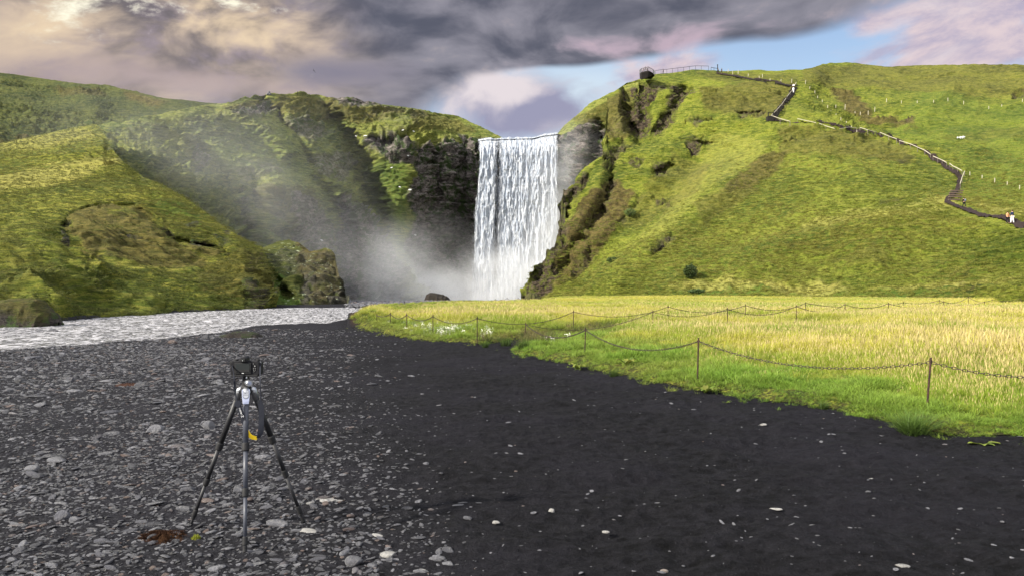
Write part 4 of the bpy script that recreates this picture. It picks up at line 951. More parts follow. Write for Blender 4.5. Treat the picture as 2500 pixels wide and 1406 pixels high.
# red-brown moss cushions
def moss_patch(px, py, w_, h_, label, col=(.026, .013, .009), n=1500, tips=(.050, .026, .014)):
    c = Pz(px, py); hw = w_/F*c.y/2; hd = h_/F*c.y*c.y/EYE/2
    m, nt, out = new_mat('moss_sprigs'); a = nt.node('ShaderNodeTexCoord').outputs['Object']
    nn = nt.noise(a, 9, 5, .7); principled(nt, out, nt.mix(nt.mr(nn, .35, .65), col, tips), .95, None, .05)
    b = MB(); r = random.Random(int(px))
    for i in range(n):
        a_ = r.uniform(0, 6.28); q = math.sqrt(r.random()); x = math.cos(a_)*q*hw; y = math.sin(a_)*q*hd*(.8+.2*math.sin(3*a_))
        hh = (.007+.010*(1-q))*r.uniform(.5, 1.3); zb = .025*(1-q*q); d = Vector((r.gauss(0, .5), r.gauss(0, .5), 1)).normalized()*hh
        s_ = Vector((math.cos(a_*5), math.sin(a_*5), 0))*.004*r.uniform(.7, 1.6); p0 = Vector((x, y, zb))
        b.add([p0-s_, p0+s_, p0+d], [(0, 1, 2)])
    for k in range(14):     # low cushion under the sprigs
        pass
    ring = [(math.cos(t*6.283/24)*hw*.95, math.sin(t*6.283/24)*hd*.92, 0.004) for t in range(24)]
    b.add(ring+[(0, 0, .028)], [(i, (i+1) % 24, 24) for i in range(24)])
    o = b.build('moss_patch', m); o.location = (c.x, c.y, gz(c.x, c.y)+.002)
    return tag(o, label, 'moss')
moss_patch(400, 1312, 150, 44, 'rusty red-brown moss cushion on the gravel by the left tripod foot', n=3200)
moss_patch(312, 941, 62, 10, 'thin brown moss patch in the middle of the gravel', (.05, .025, .018), 700, (.07, .04, .03))
moss_patch(478, 1318, 26, 12, 'tiny tuft of bright green moss beside the rusty cushion', (.14, .17, .02), 260, (.3, .3, .05))

# ================================================================ grass
def blade(b, base, h, wd, lean, ang, r, cols, t0, segs=3, droop=.5):
    d = Vector((math.cos(ang), math.sin(ang), 0)); s_ = Vector((-d.y, d.x, 0))
    if r.random() < .5: s_ = Vector((r.uniform(-1, 1), r.uniform(-1, 1), 0)).normalized()
    vs = []
    for k in range(segs+1):
        t = k/segs; p = Vector(base)+d*(lean*t+droop*lean*t*t)*h+Vector((0, 0, h*(t-.22*droop*lean*t*t)))
        wk = wd*(1-t)**.7*.5 if k < segs else 0
        if k < segs: vs += [p-s_*wk, p+s_*wk]; cols += [t, t]
        else: vs += [p]; cols += [t]
    fs = [(2*k, 2*k+1, 2*k+3, 2*k+2) for k in range(segs-1)]+[(2*segs-2, 2*segs-1, 2*segs)]
    b.add(vs, fs)
def tuft(seed, n, rad, h, wd, lean, mat, heads=0, hvar=.35, droop=.5):
    r = random.Random(seed); b = MB(); cols = []
    for i in range(n):
        a = r.uniform(0, 6.28); q = rad*math.sqrt(r.random()); hh = h*r.uniform(1-hvar, 1+hvar*.6)
        blade(b, (math.cos(a)*q, math.sin(a)*q, 0), hh, wd*r.uniform(.7, 1.3), lean*r.uniform(.2, 1.3), r.uniform(0, 6.28), r, cols, 0, 3, droop)
    for i in range(heads):   # seed heads on thin stems
        a = r.uniform(0, 6.28); q = rad*math.sqrt(r.random()); hh = h*r.uniform(1.05, 1.45); l = r.uniform(.05, .35)
        d = Vector((math.cos(a), math.sin(a), 0)); base_ = Vector((math.cos(a*3)*q, math.sin(a*3)*q, 0)); sd = Vector((-d.y, d.x, 0))
        tip = base_+d*l*hh+Vector((0, 0, hh)); mid = base_+d*l*hh*.6+Vector((0, 0, hh*.72))
        w0 = wd*.30; w1 = wd*.62
        b.add([base_-sd*w0, base_+sd*w0, mid+sd*w0, mid-sd*w0], [(0, 1, 2, 3)]); cols += [.1, .1, .8, .8]
        c2 = (mid+tip)/2
        b.add([mid, c2+sd*w1, tip, c2-sd*w1], [(0, 1, 2, 3)]); cols += [1.6]*4
    me = bpy.data.meshes.new('tuft'); me.from_pydata(b.v, [], b.f); me.update()
    at = me.attributes.new('along', 'FLOAT', 'POINT'); at.data.foreach_set('value', np.array(cols, np.float32))
    me.materials.append(mat)
    return bpy.data.objects.new('tuft', me)
def grass_mat(name, lo_g, hi_g, lo_y, hi_y, head=(.30, .20, .12), trans=.35, inst=True):
    m, nt, out = new_mat(name)
    al_ = nt.attr('along'); oi = nt.node('ShaderNodeObjectInfo').outputs['Random']
    t = nt.attr('tone', 'INSTANCER') if inst else oi
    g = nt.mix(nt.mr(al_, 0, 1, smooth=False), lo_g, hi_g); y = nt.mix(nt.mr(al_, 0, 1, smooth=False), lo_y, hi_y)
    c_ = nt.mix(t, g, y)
    c_ = nt.mix(nt.m('MULTIPLY', nt.m('SUBTRACT', oi, .5), .5), c_, (.20, .16, .05))
    hs = nt.node('ShaderNodeHueSaturation'); nt.put(hs.inputs['Value'], nt.mr(nt.m('FRACT', nt.m('MULTIPLY', oi, 13.7)), 0, 1, .72, 1.25)); nt.put(hs.inputs['Color'], c_)
    c_ = nt.mix(nt.mr(al_, 1.2, 1.5), hs.outputs[0], head)
    d = nt.node('ShaderNodeBsdfPrincipled'); nt.put(d.inputs['Base Color'], c_); d.inputs['Roughness'].default_value = .6; d.inputs['Specular IOR Level'].default_value = .25
    tr = nt.node('ShaderNodeBsdfTranslucent'); nt.put(tr.inputs[0], c_)
    mx = nt.node('ShaderNodeMixShader'); mx.inputs[0].default_value = trans
    nt.l.new(d.outputs[0], mx.inputs[1]); nt.l.new(tr.outputs[0], mx.inputs[2]); nt.l.new(mx.outputs[0], out.inputs[0])
    return m
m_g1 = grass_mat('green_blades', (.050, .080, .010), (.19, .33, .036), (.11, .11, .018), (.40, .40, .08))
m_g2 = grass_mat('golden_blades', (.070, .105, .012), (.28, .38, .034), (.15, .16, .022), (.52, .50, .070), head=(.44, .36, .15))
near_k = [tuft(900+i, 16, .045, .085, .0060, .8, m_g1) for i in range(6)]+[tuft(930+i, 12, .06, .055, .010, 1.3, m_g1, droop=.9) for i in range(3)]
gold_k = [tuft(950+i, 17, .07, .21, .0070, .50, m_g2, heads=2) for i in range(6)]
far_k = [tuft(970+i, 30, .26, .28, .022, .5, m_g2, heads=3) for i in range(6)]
def grass_points(n, y0, y1, fn, mode='exp'):
    Y = np.exp(rng.random(n)*(math.log(y1)-math.log(y0))+math.log(y0)) if mode == 'exp' else np.sqrt(rng.random(n)*(y1**2-y0**2)+y0**2)
    U = rng.uniform(-.24, 1.22, n); X = U*Y
    z_, md_, _, di_, bk_, bd_ = ground_z(X, Y)
    pr = fn(X, Y, md_, di_, bd_)
    k = (rng.random(n) < pr) & (md_ > -.55) & (bd_ < -.1)
    return X[k], Y[k], z_[k], md_[k], di_[k]
def emit(name, X, Y, z_, s, tone, kinds, lo, hi, label):
    n = len(X); rot = np.stack([rng.normal(0, .10, n), rng.normal(0, .10, n), rng.random(n)*6.28], 1)
    scatter(name, np.stack([X, Y, z_], 1), rot, s, rng.integers(lo, hi, n), tone, kinds, label, 'grass')
clump = lambda X, Y, s=1.0, o=0: fbm(X*s, Y*s, X*0+o, 4)
fdist = lambda X, Y: seg_dist(X, Y, FRONT)
# short green fringe
X, Y, z_, md_, di_ = grass_points(195000, 5.6, 40, lambda X, Y, md, di, bd: sst(3.4+.05*Y, 1.4, np.where(Y < 30, fdist(X, Y), 9)+.8*clump(X, Y, 1.2))*(.30+.70*sst(-.32, .02, clump(X, Y, 2.4, 3)))*(sst(-.12, .12, md+.10*clump(X, Y, 5, 2))+.07*sst(-.55, -.1, md)*(clump(X, Y, 3, 11) > .05))*(.08+.92*sst(.35, .8, di)))
s = rng.uniform(.55, 1.25, len(X))*(.55+.45*sst(0, .8, md_))*np.clip(1+.9*clump(X, Y, 1.5, 9), .5, 1.7)*(1+.02*Y)
emit('short_grass', X, Y, z_, s, np.clip(.18+.5*clump(X, Y, .6, 4)+.25*sst(1.5, 3, md_)+.02*(Y-12), 0, 1), near_k, 0, 9, 'short bright green grass fringing the black sand')
# long golden meadow grass
def pg(X, Y, md, di, bd):
    f = fdist(X, Y)
    return (md > .1)*sst(.6+.02*Y, 2.6+.03*Y, f+1.4*clump(X, Y, 1.2))*(.12+.88*sst(.35, 1.1, di+.3*clump(X, Y, 2, 5)))*(.55+.45*sst(-.3, .1, clump(X, Y, .8, 6)))
X, Y, z_, md_, di_ = grass_points(158000, 7, 34, pg)
s = rng.uniform(.55, 1.2, len(X))*(.50+.50*sst(1.2, 4.5, md_))*np.clip(1+1.1*clump(X, Y, .5, 8), .5, 1.6)
px = CX+F*X/Y
tn = np.clip(.42+2.1*clump(X, Y, .35, 12)+.25*sst(1.5, 5, md_)-.35*sst(1400, 1050, px)-.25*sst(-1, 1.5, -di_+1.2), 0, 1)
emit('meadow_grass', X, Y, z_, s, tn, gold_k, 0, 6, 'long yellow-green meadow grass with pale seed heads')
X, Y, z_, md_, di_ = grass_points(78000, 26, 135, lambda X, Y, md, di, bd: sst(-.1, .3, md)*(.25+.75*sst(.3, 1.2, di)))
px = CX+F*X/Y
k = (Y < np.interp(px, [1280, 1500, 2000, 2500, 2900], [150, 118, 92, 70, 55])); X, Y, z_, md_, di_, px = X[k], Y[k], z_[k], md_[k], di_[k], px[k]
s = rng.uniform(.6, 1.2, len(X))*(.45+.55*sst(0, 3, md_))*np.clip(1+.5*clump(X, Y, .2, 8), .6, 1.4)*(.85-.004*Y)
emit('far_meadow_grass', X, Y, z_, s, np.clip(.45+1.5*clump(X, Y, .14, 12)-.4*sst(1400, 1000, px)+.2*sst(40, 70, Y), 0, 1), far_k, 0, 6, 'pale golden grass in the far part of the meadow')
# dark coarse sedge along the ditch and on the bank
m_g3 = grass_mat('sedge_blades', (.030, .045, .010), (.10, .15, .03), (.05, .04, .02), (.20, .15, .06))
sedge = [tuft(990+i, 18, .10, .22, .010, .7, m_g3) for i in range(4)]
X, Y, z_, md_, di_ = grass_points(52000, 14, 60, lambda X, Y, md, di, bd: sst(1.1, .5, di+.5*clump(X, Y, 1.2))*.6*(md > .05))
emit('ditch_sedge', X, Y, z_, rng.uniform(.5, 1.2, len(X)), rng.random(len(X)), sedge, 0, 4, 'dark sedge growing along the shallow ditch in the meadow')
def hill_scatter(name, hname, n, protos_, smin, smax, label, wf, tonef, pxr=(0, 2500)):
    H = HILLS[hname]; v = H['v']; rk = H['rk'].reshape(-1)
    cand = np.where((H['px'] > pxr[0]) & (H['px'] < pxr[1]))[0]
    cx_, cy_ = H['px'][cand], H['py'][cand]
    w_ = wf(cx_, cy_, v[cand, 1])*(1-.97*rk[cand])
    if hname == 'hill_right': w_ = w_*sst(10, 16, seg_dist(cx_, cy_, PATHS[0]))*sst(6, 9, seg_dist(cx_, cy_, PATHS[1]))
    else: w_ = w_*(1-.8*(sdist(cx_, cy_, SLIP) > -4))
    cum = np.cumsum(np.clip(w_, 0, None).astype(np.float64)); i = cand[np.searchsorted(cum, rng.random(n)*cum[-1])]
    p = v[i]+rng.normal(0, .25, (n, 3))*[1, .3, .05]
    rot = np.stack([rng.normal(0, .12, n), rng.normal(0, .12, n), rng.random(n)*6.28], 1)
    scatter(name, p, rot, rng.uniform(smin, smax, n)*(v[i, 1]/100)**.5, rng.integers(0, len(protos_), n), np.clip(tonef(p), 0, 1), protos_, label, 'grass')
m_g4 = grass_mat('hill_blades', (.075, .105, .012), (.20, .24, .026), (.14, .13, .025), (.34, .31, .07), head=(.3, .26, .1))
m_g5 = grass_mat('shade_blades', (.035, .055, .010), (.115, .135, .020), (.07, .07, .015), (.19, .18, .04), head=(.18, .16, .07))  # darker copy of the hill blades, with shade put into the colour
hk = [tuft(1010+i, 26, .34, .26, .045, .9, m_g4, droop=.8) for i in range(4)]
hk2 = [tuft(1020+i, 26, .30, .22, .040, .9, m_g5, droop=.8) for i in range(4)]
tn = lambda p: .45+.9*fbm(p[:, 0]*.06, p[:, 1]*.06, p[:, 2]*.1, 4)
hill_scatter('right_hill_grass', 'hill_right', 34000, hk, .35, 1.0, 'rough green grass on the lower right hillside', lambda px, py, Y: sst(200, 80, Y)*(Y/100)**.5, tn, (1290, 2560))
hill_scatter('left_hill_grass', 'hill_front', 26000, hk2, .3, .85, 'rough green grass on the front left hill', lambda px, py, Y: (Y/50.)**.6, tn, (-60, 668))
# daisies
def flower_proto(i):
    b = MB(); r = random.Random(i)
    for k in range(7):
        x, y, h_ = r.uniform(-.08, .08), r.uniform(-.08, .08), r.uniform(.12, .22)
        b.add([(x-.002, y, 0), (x+.002, y, 0), (x, y, h_)], [(0, 1, 2)])
        a = [(x+math.cos(t)*.017, y+math.sin(t)*.012-.004, h_+math.sin(t)*.010) for t in [j*6.283/9 for j in range(9)]]
        b.add(a, [tuple(range(9))])
    me = bpy.data.meshes.new('daisy'); me.from_pydata(b.v, [], b.f); me.materials.append(m_daisy); return bpy.data.objects.new('daisy', me)
m_daisy = simple('daisy_white', (.55, .54, .46), .7, 0, .2, .1, 40, .05)
fx = []; 
for (a, b_, sx_, sy_, n_) in ((1045, 812, 60, 10, 60), (1110, 818, 30, 8, 34), (1085, 822, 46, 9, 40), (1190, 826, 16, 7, 16), (1010, 806, 18, 6, 12), (1265, 845, 6, 6, 10), (2450, 765, 60, 3, 40), (1330, 845, 30, 6, 16)):
    for _ in range(n_):
        q = Pz(random.gauss(a, sx_*.6), random.gauss(b_, sy_*.6)); fx.append((q.x, q.y, gz(q.x, q.y)))
fx = np.array(fx); n = len(fx); k = sdist(fx[:, 0], fx[:, 1], MW) > .1; fx = fx[k]; n = len(fx)
scatter('daisies', fx, np.stack([rng.normal(0, .2, n), rng.normal(0, .2, n), rng.random(n)*6.28], 1), rng.uniform(.45, .8, n), rng.integers(0, 4, n), rng.random(n), [flower_proto(i) for i in range(4)], 'white daisies in the meadow edge around the chain posts', 'flowers')
# ================================================================ chain fences
def rust(name, a, b, rough=.75):
    m, nt, out = new_mat(name); p = nt.node('ShaderNodeTexCoord').outputs['Object']
    n = nt.noise(p, 22, 6, .7); n2 = nt.noise(p, 140, 3, .6)
    principled(nt, out, nt.mix(nt.mr(n, .35, .65), a, b), rough, nt.bump(nt.m('ADD', n, nt.m('MULTIPLY', n2, .5)), .5, .004), .3)
    return m
m_rust = rust('rusty_iron', (.012, .007, .006), (.050, .022, .014)); m_chain = rust('chain_iron', (.016, .012, .011), (.055, .035, .028), .55)
def fpost(px, top, base, near=True):
    Ys = np.linspace((EYE-.75)*F/(base-CY), (EYE+.1)*F/(base-CY), 400); Xs = (px-CX)/F*Ys
    gs_ = ground_z(Xs, Ys); e_ = np.abs(EYE-(base-CY)/F*Ys-gs_[0])+(gs_[1] < .05)*.6
    i_ = int(np.argmin(e_)); Y = float(Ys[i_]); X = float(Xs[i_]); g = float(gs_[0][i_])
    zt = EYE-(top-CY)/F*Y
    return Vector((X, Y, g)), zt
def chain_fence(posts, group_label, name='chain_fence', label=None, leans=None, links=()):
    root = empty(name, posts[0][0]); base_ = Vector(posts[0][0]); tag(root, label, 'chain fence')
    tops = []
    for i, (b_, zt) in enumerate(posts):
        ln = (leans or {}).get(i, 0.0); h = zt-b_.z; b = MB(); r = .011 if b_.y < 30 else .014
        t = Vector((b_.x+ln, b_.y, zt)); lo = b_-base_-Vector((0, 0, .15)); hi = t-base_
        b.tube([lo, lo.lerp(hi, .5), hi], r, 8); b.torus(hi-Vector((0, 0, .045)), (0, 1, 0), .016, .004, 12, 5)
        b.build('post', m_rust, root, smooth=False); tops.append(hi-Vector((0, 0, .05)))
    for i in range(len(tops)-1):
        if i in links: continue
        a, c = tops[i], tops[i+1]; L = (c-a).length; sag = min(.24, .062*L); d = (a+base_).y
        N_ = 160 if d < 24 else 40
        pt = lambda t: a.lerp(c, t)-Vector((0, 0, sag*4*t*(1-t)))
        b = MB()
        if min((a+base_).y, (c+base_).y) < 23:
            nl = max(8, int(L/.047)); r_ = .0040
            for k in range(nl):
                t = (k+.5)/nl; p = pt(t); tan = (pt(min(1, t+.01))-pt(max(0, t-.01))).normalized()
                ax = tan.cross(Vector((0, 0, 1))).normalized()
                if k % 2: ax = tan.cross(ax).normalized()
                b.torus(p, ax, .0125, r_, 12, 5, stretch=2.35, sdir=tan)
        else:
            b.tube([pt(k/24) for k in range(25)], .0085+.0001*d, 6)
        b.build('chain', m_chain, root, smooth=True)
    return root
near = [(Vector((8.0, 6.3, gz(8.0, 6.3))), .60), fpost(2600, 905, 1055), fpost(2260, 872, 1002), fpost(1702, 824, 928), fpost(1427, 799, 865), fpost(1281, 787, 829)]
near[1] = (Vector((5.75, 7.3, gz(5.75, 7.3))), .60)
chain_fence(near, '', label='nearest rusty post and chain fence along the green grass fringe', leans={2: .055, 3: .02, 4: .02, 5: .025}, name='chain_fence')
q = [fpost(1278, 790, 828)]+[fpost(*a) for a in ((1594, 757, 800), (1776, 750, 795), (1944, 744, 786), (2063, 740, 774), (2169, 738, 767), (2304, 734, 758), (2403, 735, 757.5))]
chain_fence(q[1:], '', label='second chain fence crossing the middle of the golden meadow')
# the chain that joins it to the near corner post
root = empty('fence_chain', q[1][0]); b = MB(); a = Vector((near[5][0].x+.025, near[5][0].y, near[5][1]-.05)); c = Vector((q[1][0].x, q[1][0].y, q[1][1]-.05))
bpy.data.objects.remove(root)
o = b.tube([a.lerp(c, t/30)-Vector((0, 0, .30*4*(t/30)*(1-t/30))) for t in range(31)], .008, 6).build('fence_chain', m_chain, smooth=True)
tag(o, 'chain slung from the corner post of the nearest fence to the second fence', 'chain')
pl = [fpost(*a) for a in ((920, 766, 784), (953, 762, 790), (993, 764, 806), (1057, 768, 818), (1165, 772, 840), (1400, 757, 806), (1631, 745, 786), (1820, 742, 784), (1967, 737, 768), (2206, 736, 755), (2293, 731, 756), (2364, 723, 746), (2422, 730, 744), (2493, 727, 744))]
chain_fence(pl, '', label='third chain fence from the meadow tip past the daisies and away to the right')
fp = [(987, 736), (1028, 735), (1062, 736), (1093, 735), (1121, 731), (1148, 732), (1177, 733), (1209, 729), (1238, 726.5), (1266, 727), (1292, 727)]
fposts = []
for i, (a, t_) in enumerate(fp):
    Y = 50+ i*3.0; X = (a-CX)/F*Y; g = gz(X, Y); g = max(g, -.15); fposts.append((Vector((X, Y, g)), EYE-(t_-CY)/F*Y))
chain_fence(fposts, '', label='distant chain fence along the gravel bar in front of the spray')

# ================================================================ wooden posts, stakes, rails on the hill
m_wood = simple('weathered_wood', (.36, .33, .25), .8, 0, .2, .25, 8, .3); m_wood_d = simple('tarred_wood', (.016, .014, .013), .8, 0, .2, .4, 6, .3)
m_wgrey = simple('greyed_wood', (.15, .13, .10), .8, 0, .2, .25, 8, .3)
m_plank = simple('step_plank', (.10, .075, .055), .85, 0, .2, .35, 6, .3)
STK = [(1862, 187, 8), (1788, 178, 9), (1777, 174, 8), (1802, 176, 9), (1827, 184, 7), (1854, 191, 7), (1880, 196, 7), (1906, 199, 7), (1933, 198, 10), (1967, 201, 10), (1977, 214, 6), (1988, 226, 6), (1997, 238, 6), (2007, 248, 6), (2020, 262, 8), (2040, 261, 8), (2062, 262, 13), (2028, 274, 6), (2041, 281, 5), (2053, 290, 6), (2066, 300, 6), (2079, 311, 6), (2092, 321, 7), (2088, 278, 9), (2101, 278, 9), (2120, 277, 10), (2136, 268, 11), (2164, 246, 9), (2201, 250, 7), (2240, 250, 6), (2280, 248, 6), (2315, 244, 8), (2352, 252, 8), (2414, 264, 7), (2446, 260, 7), (2480, 249, 8), (2497, 246, 7), (2368, 424, 9), (2397, 432, 9), (2428, 440, 11), (2460, 449, 9), (2490, 458, 10), (2520, 468, 10)]
proto = None
for i, (a, b_, h_) in enumerate(STK):
    p = on('hill_right', a, b_+h_/2); hh = h_/F*p.y*1.0; wd = .07+.00022*p.y
    b = MB().box((0, 0, hh/2-.3), (wd, wd, hh+.6)).add([(-wd/2, -wd/2, hh), (wd/2, -wd/2, hh), (wd/2, wd/2, hh), (-wd/2, wd/2, hh), (0, 0, hh+wd*.5)], [(0, 1, 4), (1, 2, 4), (2, 3, 4), (3, 0, 4)])
    o = b.build('fence_stake', m_wood); o.location = p; o.rotation_euler = (0, random.uniform(-.06, .14), random.uniform(0, 1))
    tag(o, 'pale wooden stake of the sheep fence on the right hillside', 'stake', 'pale fence stakes on the right hillside')
def railing(name, pts, hgt, label, m=None, postw=.16, railw=.15, mid=False, cat='railing'):
    m = m or m_wood
    root = empty(name, pts[0]); b0 = Vector(pts[0]); tag(root, label, cat)
    tp = [Vector(p)-b0 for p in pts]
    for p in tp:
        MB().box(p+Vector((0, 0, hgt/2-.2)), (postw*.7, postw*.7, hgt+.4)).build('post', m_wgrey if m is m_wood else m, root)
    for a, c in zip(tp[:-1], tp[1:]):
        MB().tube([a+Vector((0, 0, hgt)), c+Vector((0, 0, hgt))], railw*.5, 6).build('rail', m, root)
        if mid: MB().tube([a+Vector((0, 0, hgt*.5)), c+Vector((0, 0, hgt*.5))], railw*.4, 6).build('rail', m, root)
    return root
def onpts(lst, dx=0, dz=0): return [on('hill_right', a, b_)+Vector((dx, 0, dz)) for a, b_ in lst]
railing('railing', onpts([(2343, 462), (2348, 448), (2355, 432)]), 1.05, 'short white handrail at the bend above the wooden steps', postw=.1)
railing('railing', onpts([(2349, 430), (2338, 424), (2327, 418), (2318, 412)]), 1.1, 'lowest sloping rail section just above the bend', postw=.09)
railing('railing', onpts([(2312, 410), (2301, 404), (2290, 400), (2278, 394)]), 1.1, 'second rail section up from the bend', postw=.09)
railing('railing', onpts([(2272, 388), (2258, 380), (2240, 372), (2222, 364), (2196, 355)]), 1.1, 'long rail section in the middle of the climb', postw=.12)
railing('railing', onpts([(2190, 352), (2170, 344), (2148, 336)]), 1.15, 'rail section with a gap on either side above the long one')
railing('railing', onpts([(2140, 334), (2118, 328), (2100, 322)]), 1.1, 'pale rail section where the hill path levels off')
railing('railing', onpts([(2092, 321), (2072, 318), (2050, 323)]), .8, 'dark-posted rail piece with a kink on the level path', postw=.1)
railing('railing', onpts([(2038, 323), (2018, 317), (2000, 311)]), .9, 'pale single rail in the middle of the level path', postw=.1)
railing('railing', onpts([(1992, 310), (1970, 304), (1948, 299)]), .9, 'upper pale single rail on the level path', postw=.1)
railing('railing', onpts([(1929, 311), (1905, 303), (1882, 296)]), 1.5, 'pale rail running right from the foot of the steep stairs')
railing('railing', onpts([(1884, 294), (1898, 279), (1910, 264), (1920, 250)]), 1.3, 'lower pale handrail beside the steep stairs', postw=.1)
railing('railing', onpts([(1921, 248), (1930, 238), (1937, 226), (1943, 211)]), 1.3, 'upper pale handrail beside the steep stairs', postw=.1)
railing('railing', onpts([(1790, 190), (1830, 198), (1870, 205)]), .5, 'low dark kerb rail under the skyline path', m=m_wood_d, postw=.2, railw=.4)
railing('railing', onpts([(1893, 207), (1912, 211), (1930, 215)]), .5, 'second low dark kerb rail leading to the stairs', m=m_wood_d, postw=.3, railw=.6)
# steps
root = empty('steps', on('hill_right', 2330, 490)); r0 = Vector(root.location); tag(root, 'broad wooden steps on the hill path below the bend', 'steps')
for k in range(5):
    pa = on('hill_right', 2313-1*k+ k*2.4, 492-k*5.5)-r0; pb = on('hill_right', 2341+k*.5, 491-k*5.5)-r0
    pa.z += .28; pb.z = pa.z+.05; pa.y -= .2; pb.y = pa.y-.1
    d = (pb-pa); d = d.normalized()*min(d.length, 2.3); mdl = pa+d/2
    MB().box(mdl, (d.length, .35, .20), Matrix.Rotation(math.atan2(d.y, d.x), 3, 'Z')).build('step', m_plank, root)
root = empty('stairs', on('hill_right', 1885, 293)); r0 = Vector(root.location); tag(root, 'steep dark staircase climbing to the skyline on the right hill', 'stairs')
sp = [(1885, 290), (1893, 281), (1905, 266), (1918, 250), (1930, 235), (1936, 222), (1940, 212)]
NS = 26
for k in range(NS):
    t = k/(NS-1)*(len(sp)-1); i = min(int(t), len(sp)-2); f_ = t-i
    p = on('hill_right', sp[i][0]*(1-f_)+sp[i+1][0]*f_, sp[i][1]*(1-f_)+sp[i+1][1]*f_)-r0
    MB().box(p+Vector((0, -.1, .25)), (1.7, .7, .5)).build('step', m_wood_d, root)
# small landing box at the foot of the stairs
p = on('hill_right', 1880, 296)
o = MB().box((0, 0, .5), (1.6, 1.6, 1.4)).box((-.7, -.7, 1.5), (.22, .22, 1.3)).box((.7, -.7, 1.5), (.22, .22, 1.3)).box((0, -.7, 2.05), (1.6, .16, .16)).build('landing', m_wood_d); o.location = p
tag(o, 'small dark landing at the foot of the steep stairs', 'landing')

# ---- viewing platform
Yp = 246.0; m_steel = simple('galvanised_steel', (.05, .055, .06), .5, .6, .5, .2, 5, .1)
root = empty('viewing_platform', P(1580, 186, Yp)); r0 = Vector(root.location); tag(root, 'dark viewing platform with railings jutting from the hilltop beside the fall', 'platform')
dk_ = [P(1561.5, 185, Yp), P(1566, 181, Yp-2), P(1583, 177, Yp-3), P(1594, 181, Yp-1), P(1598, 183, Yp+1), P(1590, 183, Yp+5), P(1570, 184, Yp+5)]
zt = P(0, 181, Yp).z
ring = [Vector((p.x, p.y, zt+.25*(i in (2,))))-r0 for i, p in enumerate(dk_)]
b = MB(); n = len(ring); b.add([p for p in ring]+[p-Vector((0, 0, .35)) for p in ring], [tuple(range(n))[::-1], tuple(range(n, 2*n))]+[(i, (i+1) % n, (i+1) % n+n, i+n) for i in range(n)]); b.build('deck', m_wood_d, root)
bot = P(1567, 193, Yp)-r0
b = MB(); lo = [P(a, b_, Yp+dy)-r0 for a, b_, dy in ((1562, 193, 0), (1566, 195.5, -1.2), (1581, 189.5, -2), (1593, 184, -.5), (1597, 184.5, 1), (1589, 189, 5), (1570, 193, 5))]; b.add([p-Vector((0, 0, .36)) for p in ring]+lo, [(i, (i+1) % n, (i+1) % n+n, i+n) for i in range(n)]+[tuple(range(n, 2*n))]); b.build('underframe', m_wood_d, root)
for i in (0, 1, 2, 3):
    a, c = ring[i], ring[i+1]; k_ = 4 if (c-a).length > 1.5 else 2
    pr = MB()
    for k in range(k_+1):
        q_ = a.lerp(c, k/k_)
        MB().tube([q_, q_+Vector((0, 0, 1.15))], .065, 6).build('post', m_steel, root)
    MB().tube([a+Vector((0, 0, 1.15)), c+Vector((0, 0, 1.15))], .075, 6).build('rail', m_steel, root)
pts_ = []
for a, b_ in ((1600, 183), (1614, 181), (1628, 180), (1642, 178), (1655, 176.5), (1669, 175), (1683, 173), (1698, 171.5), (1712, 171.5), (1730, 172)):
    p = P(a, b_, Yp+2); pts_.append(p)
railing('railing', pts_, 1.35, 'long grey railing along the skyline behind the viewing platform', m=m_steel, postw=.12, railw=.13)
railing('railing', [P(1736, 173, 250), P(1743, 174.5, 250), P(1752, 176, 250)], 1.1, 'short dark rail piece dipping at the end of the skyline railing', m=m_steel, postw=.14, railw=.16)
o = MB().tube([(0, 0, -.4), (0, 0, 2.2)], .14, 8).box((0, 0, 2.2), (.35, .2, .2)).build('signpost', m_wood_d); o.location = P(1752, 175, 249); tag(o, 'dark upright post on the skyline beside two walkers', 'post')
# ================================================================ left hill small things
def stack_stones(name, loc, s, label):
    root = empty(name, loc); tag(root, label, 'cairn')
    for k, (x, z, r) in enumerate(((-.5, .25, .6), (.5, .25, .65), (0, .75, .6), (.1, 1.2, .4))):
        me = stone_mesh('stone', 770+k, 2, .7); me.materials.append(m_dark); q_ = bpy.data.objects.new('stone', me); q_.location = (x*s, 0, z*s); q_.scale = (r*s,)*3; link(q_, root)
p = on('gorge_cliff', 656, 232); stack_stones('cairn', p+Vector((0, 0, 0)), .8, 'small stone cairn on the skyline of the left cliff')
p = on('gorge_cliff', 727, 233)
o = MB().tube([(-.15, 0, -.4), (.1, 0, 1.15)], .09, 6).build('marker_post', m_wood_d); o.location = p; tag(o, 'leaning dark marker post on the skyline of the left cliff', 'post')
for x_ in (739, 745):
    p = on('gorge_cliff', x_, 233.5); o = MB().tube([(0, 0, -.4), (0, 0, .6)], .05, 6).build('marker_stick', m_wood_d); o.location = p
    tag(o, 'short thin stick right of the leaning post on the skyline', 'stick', 'short sticks on the left skyline')

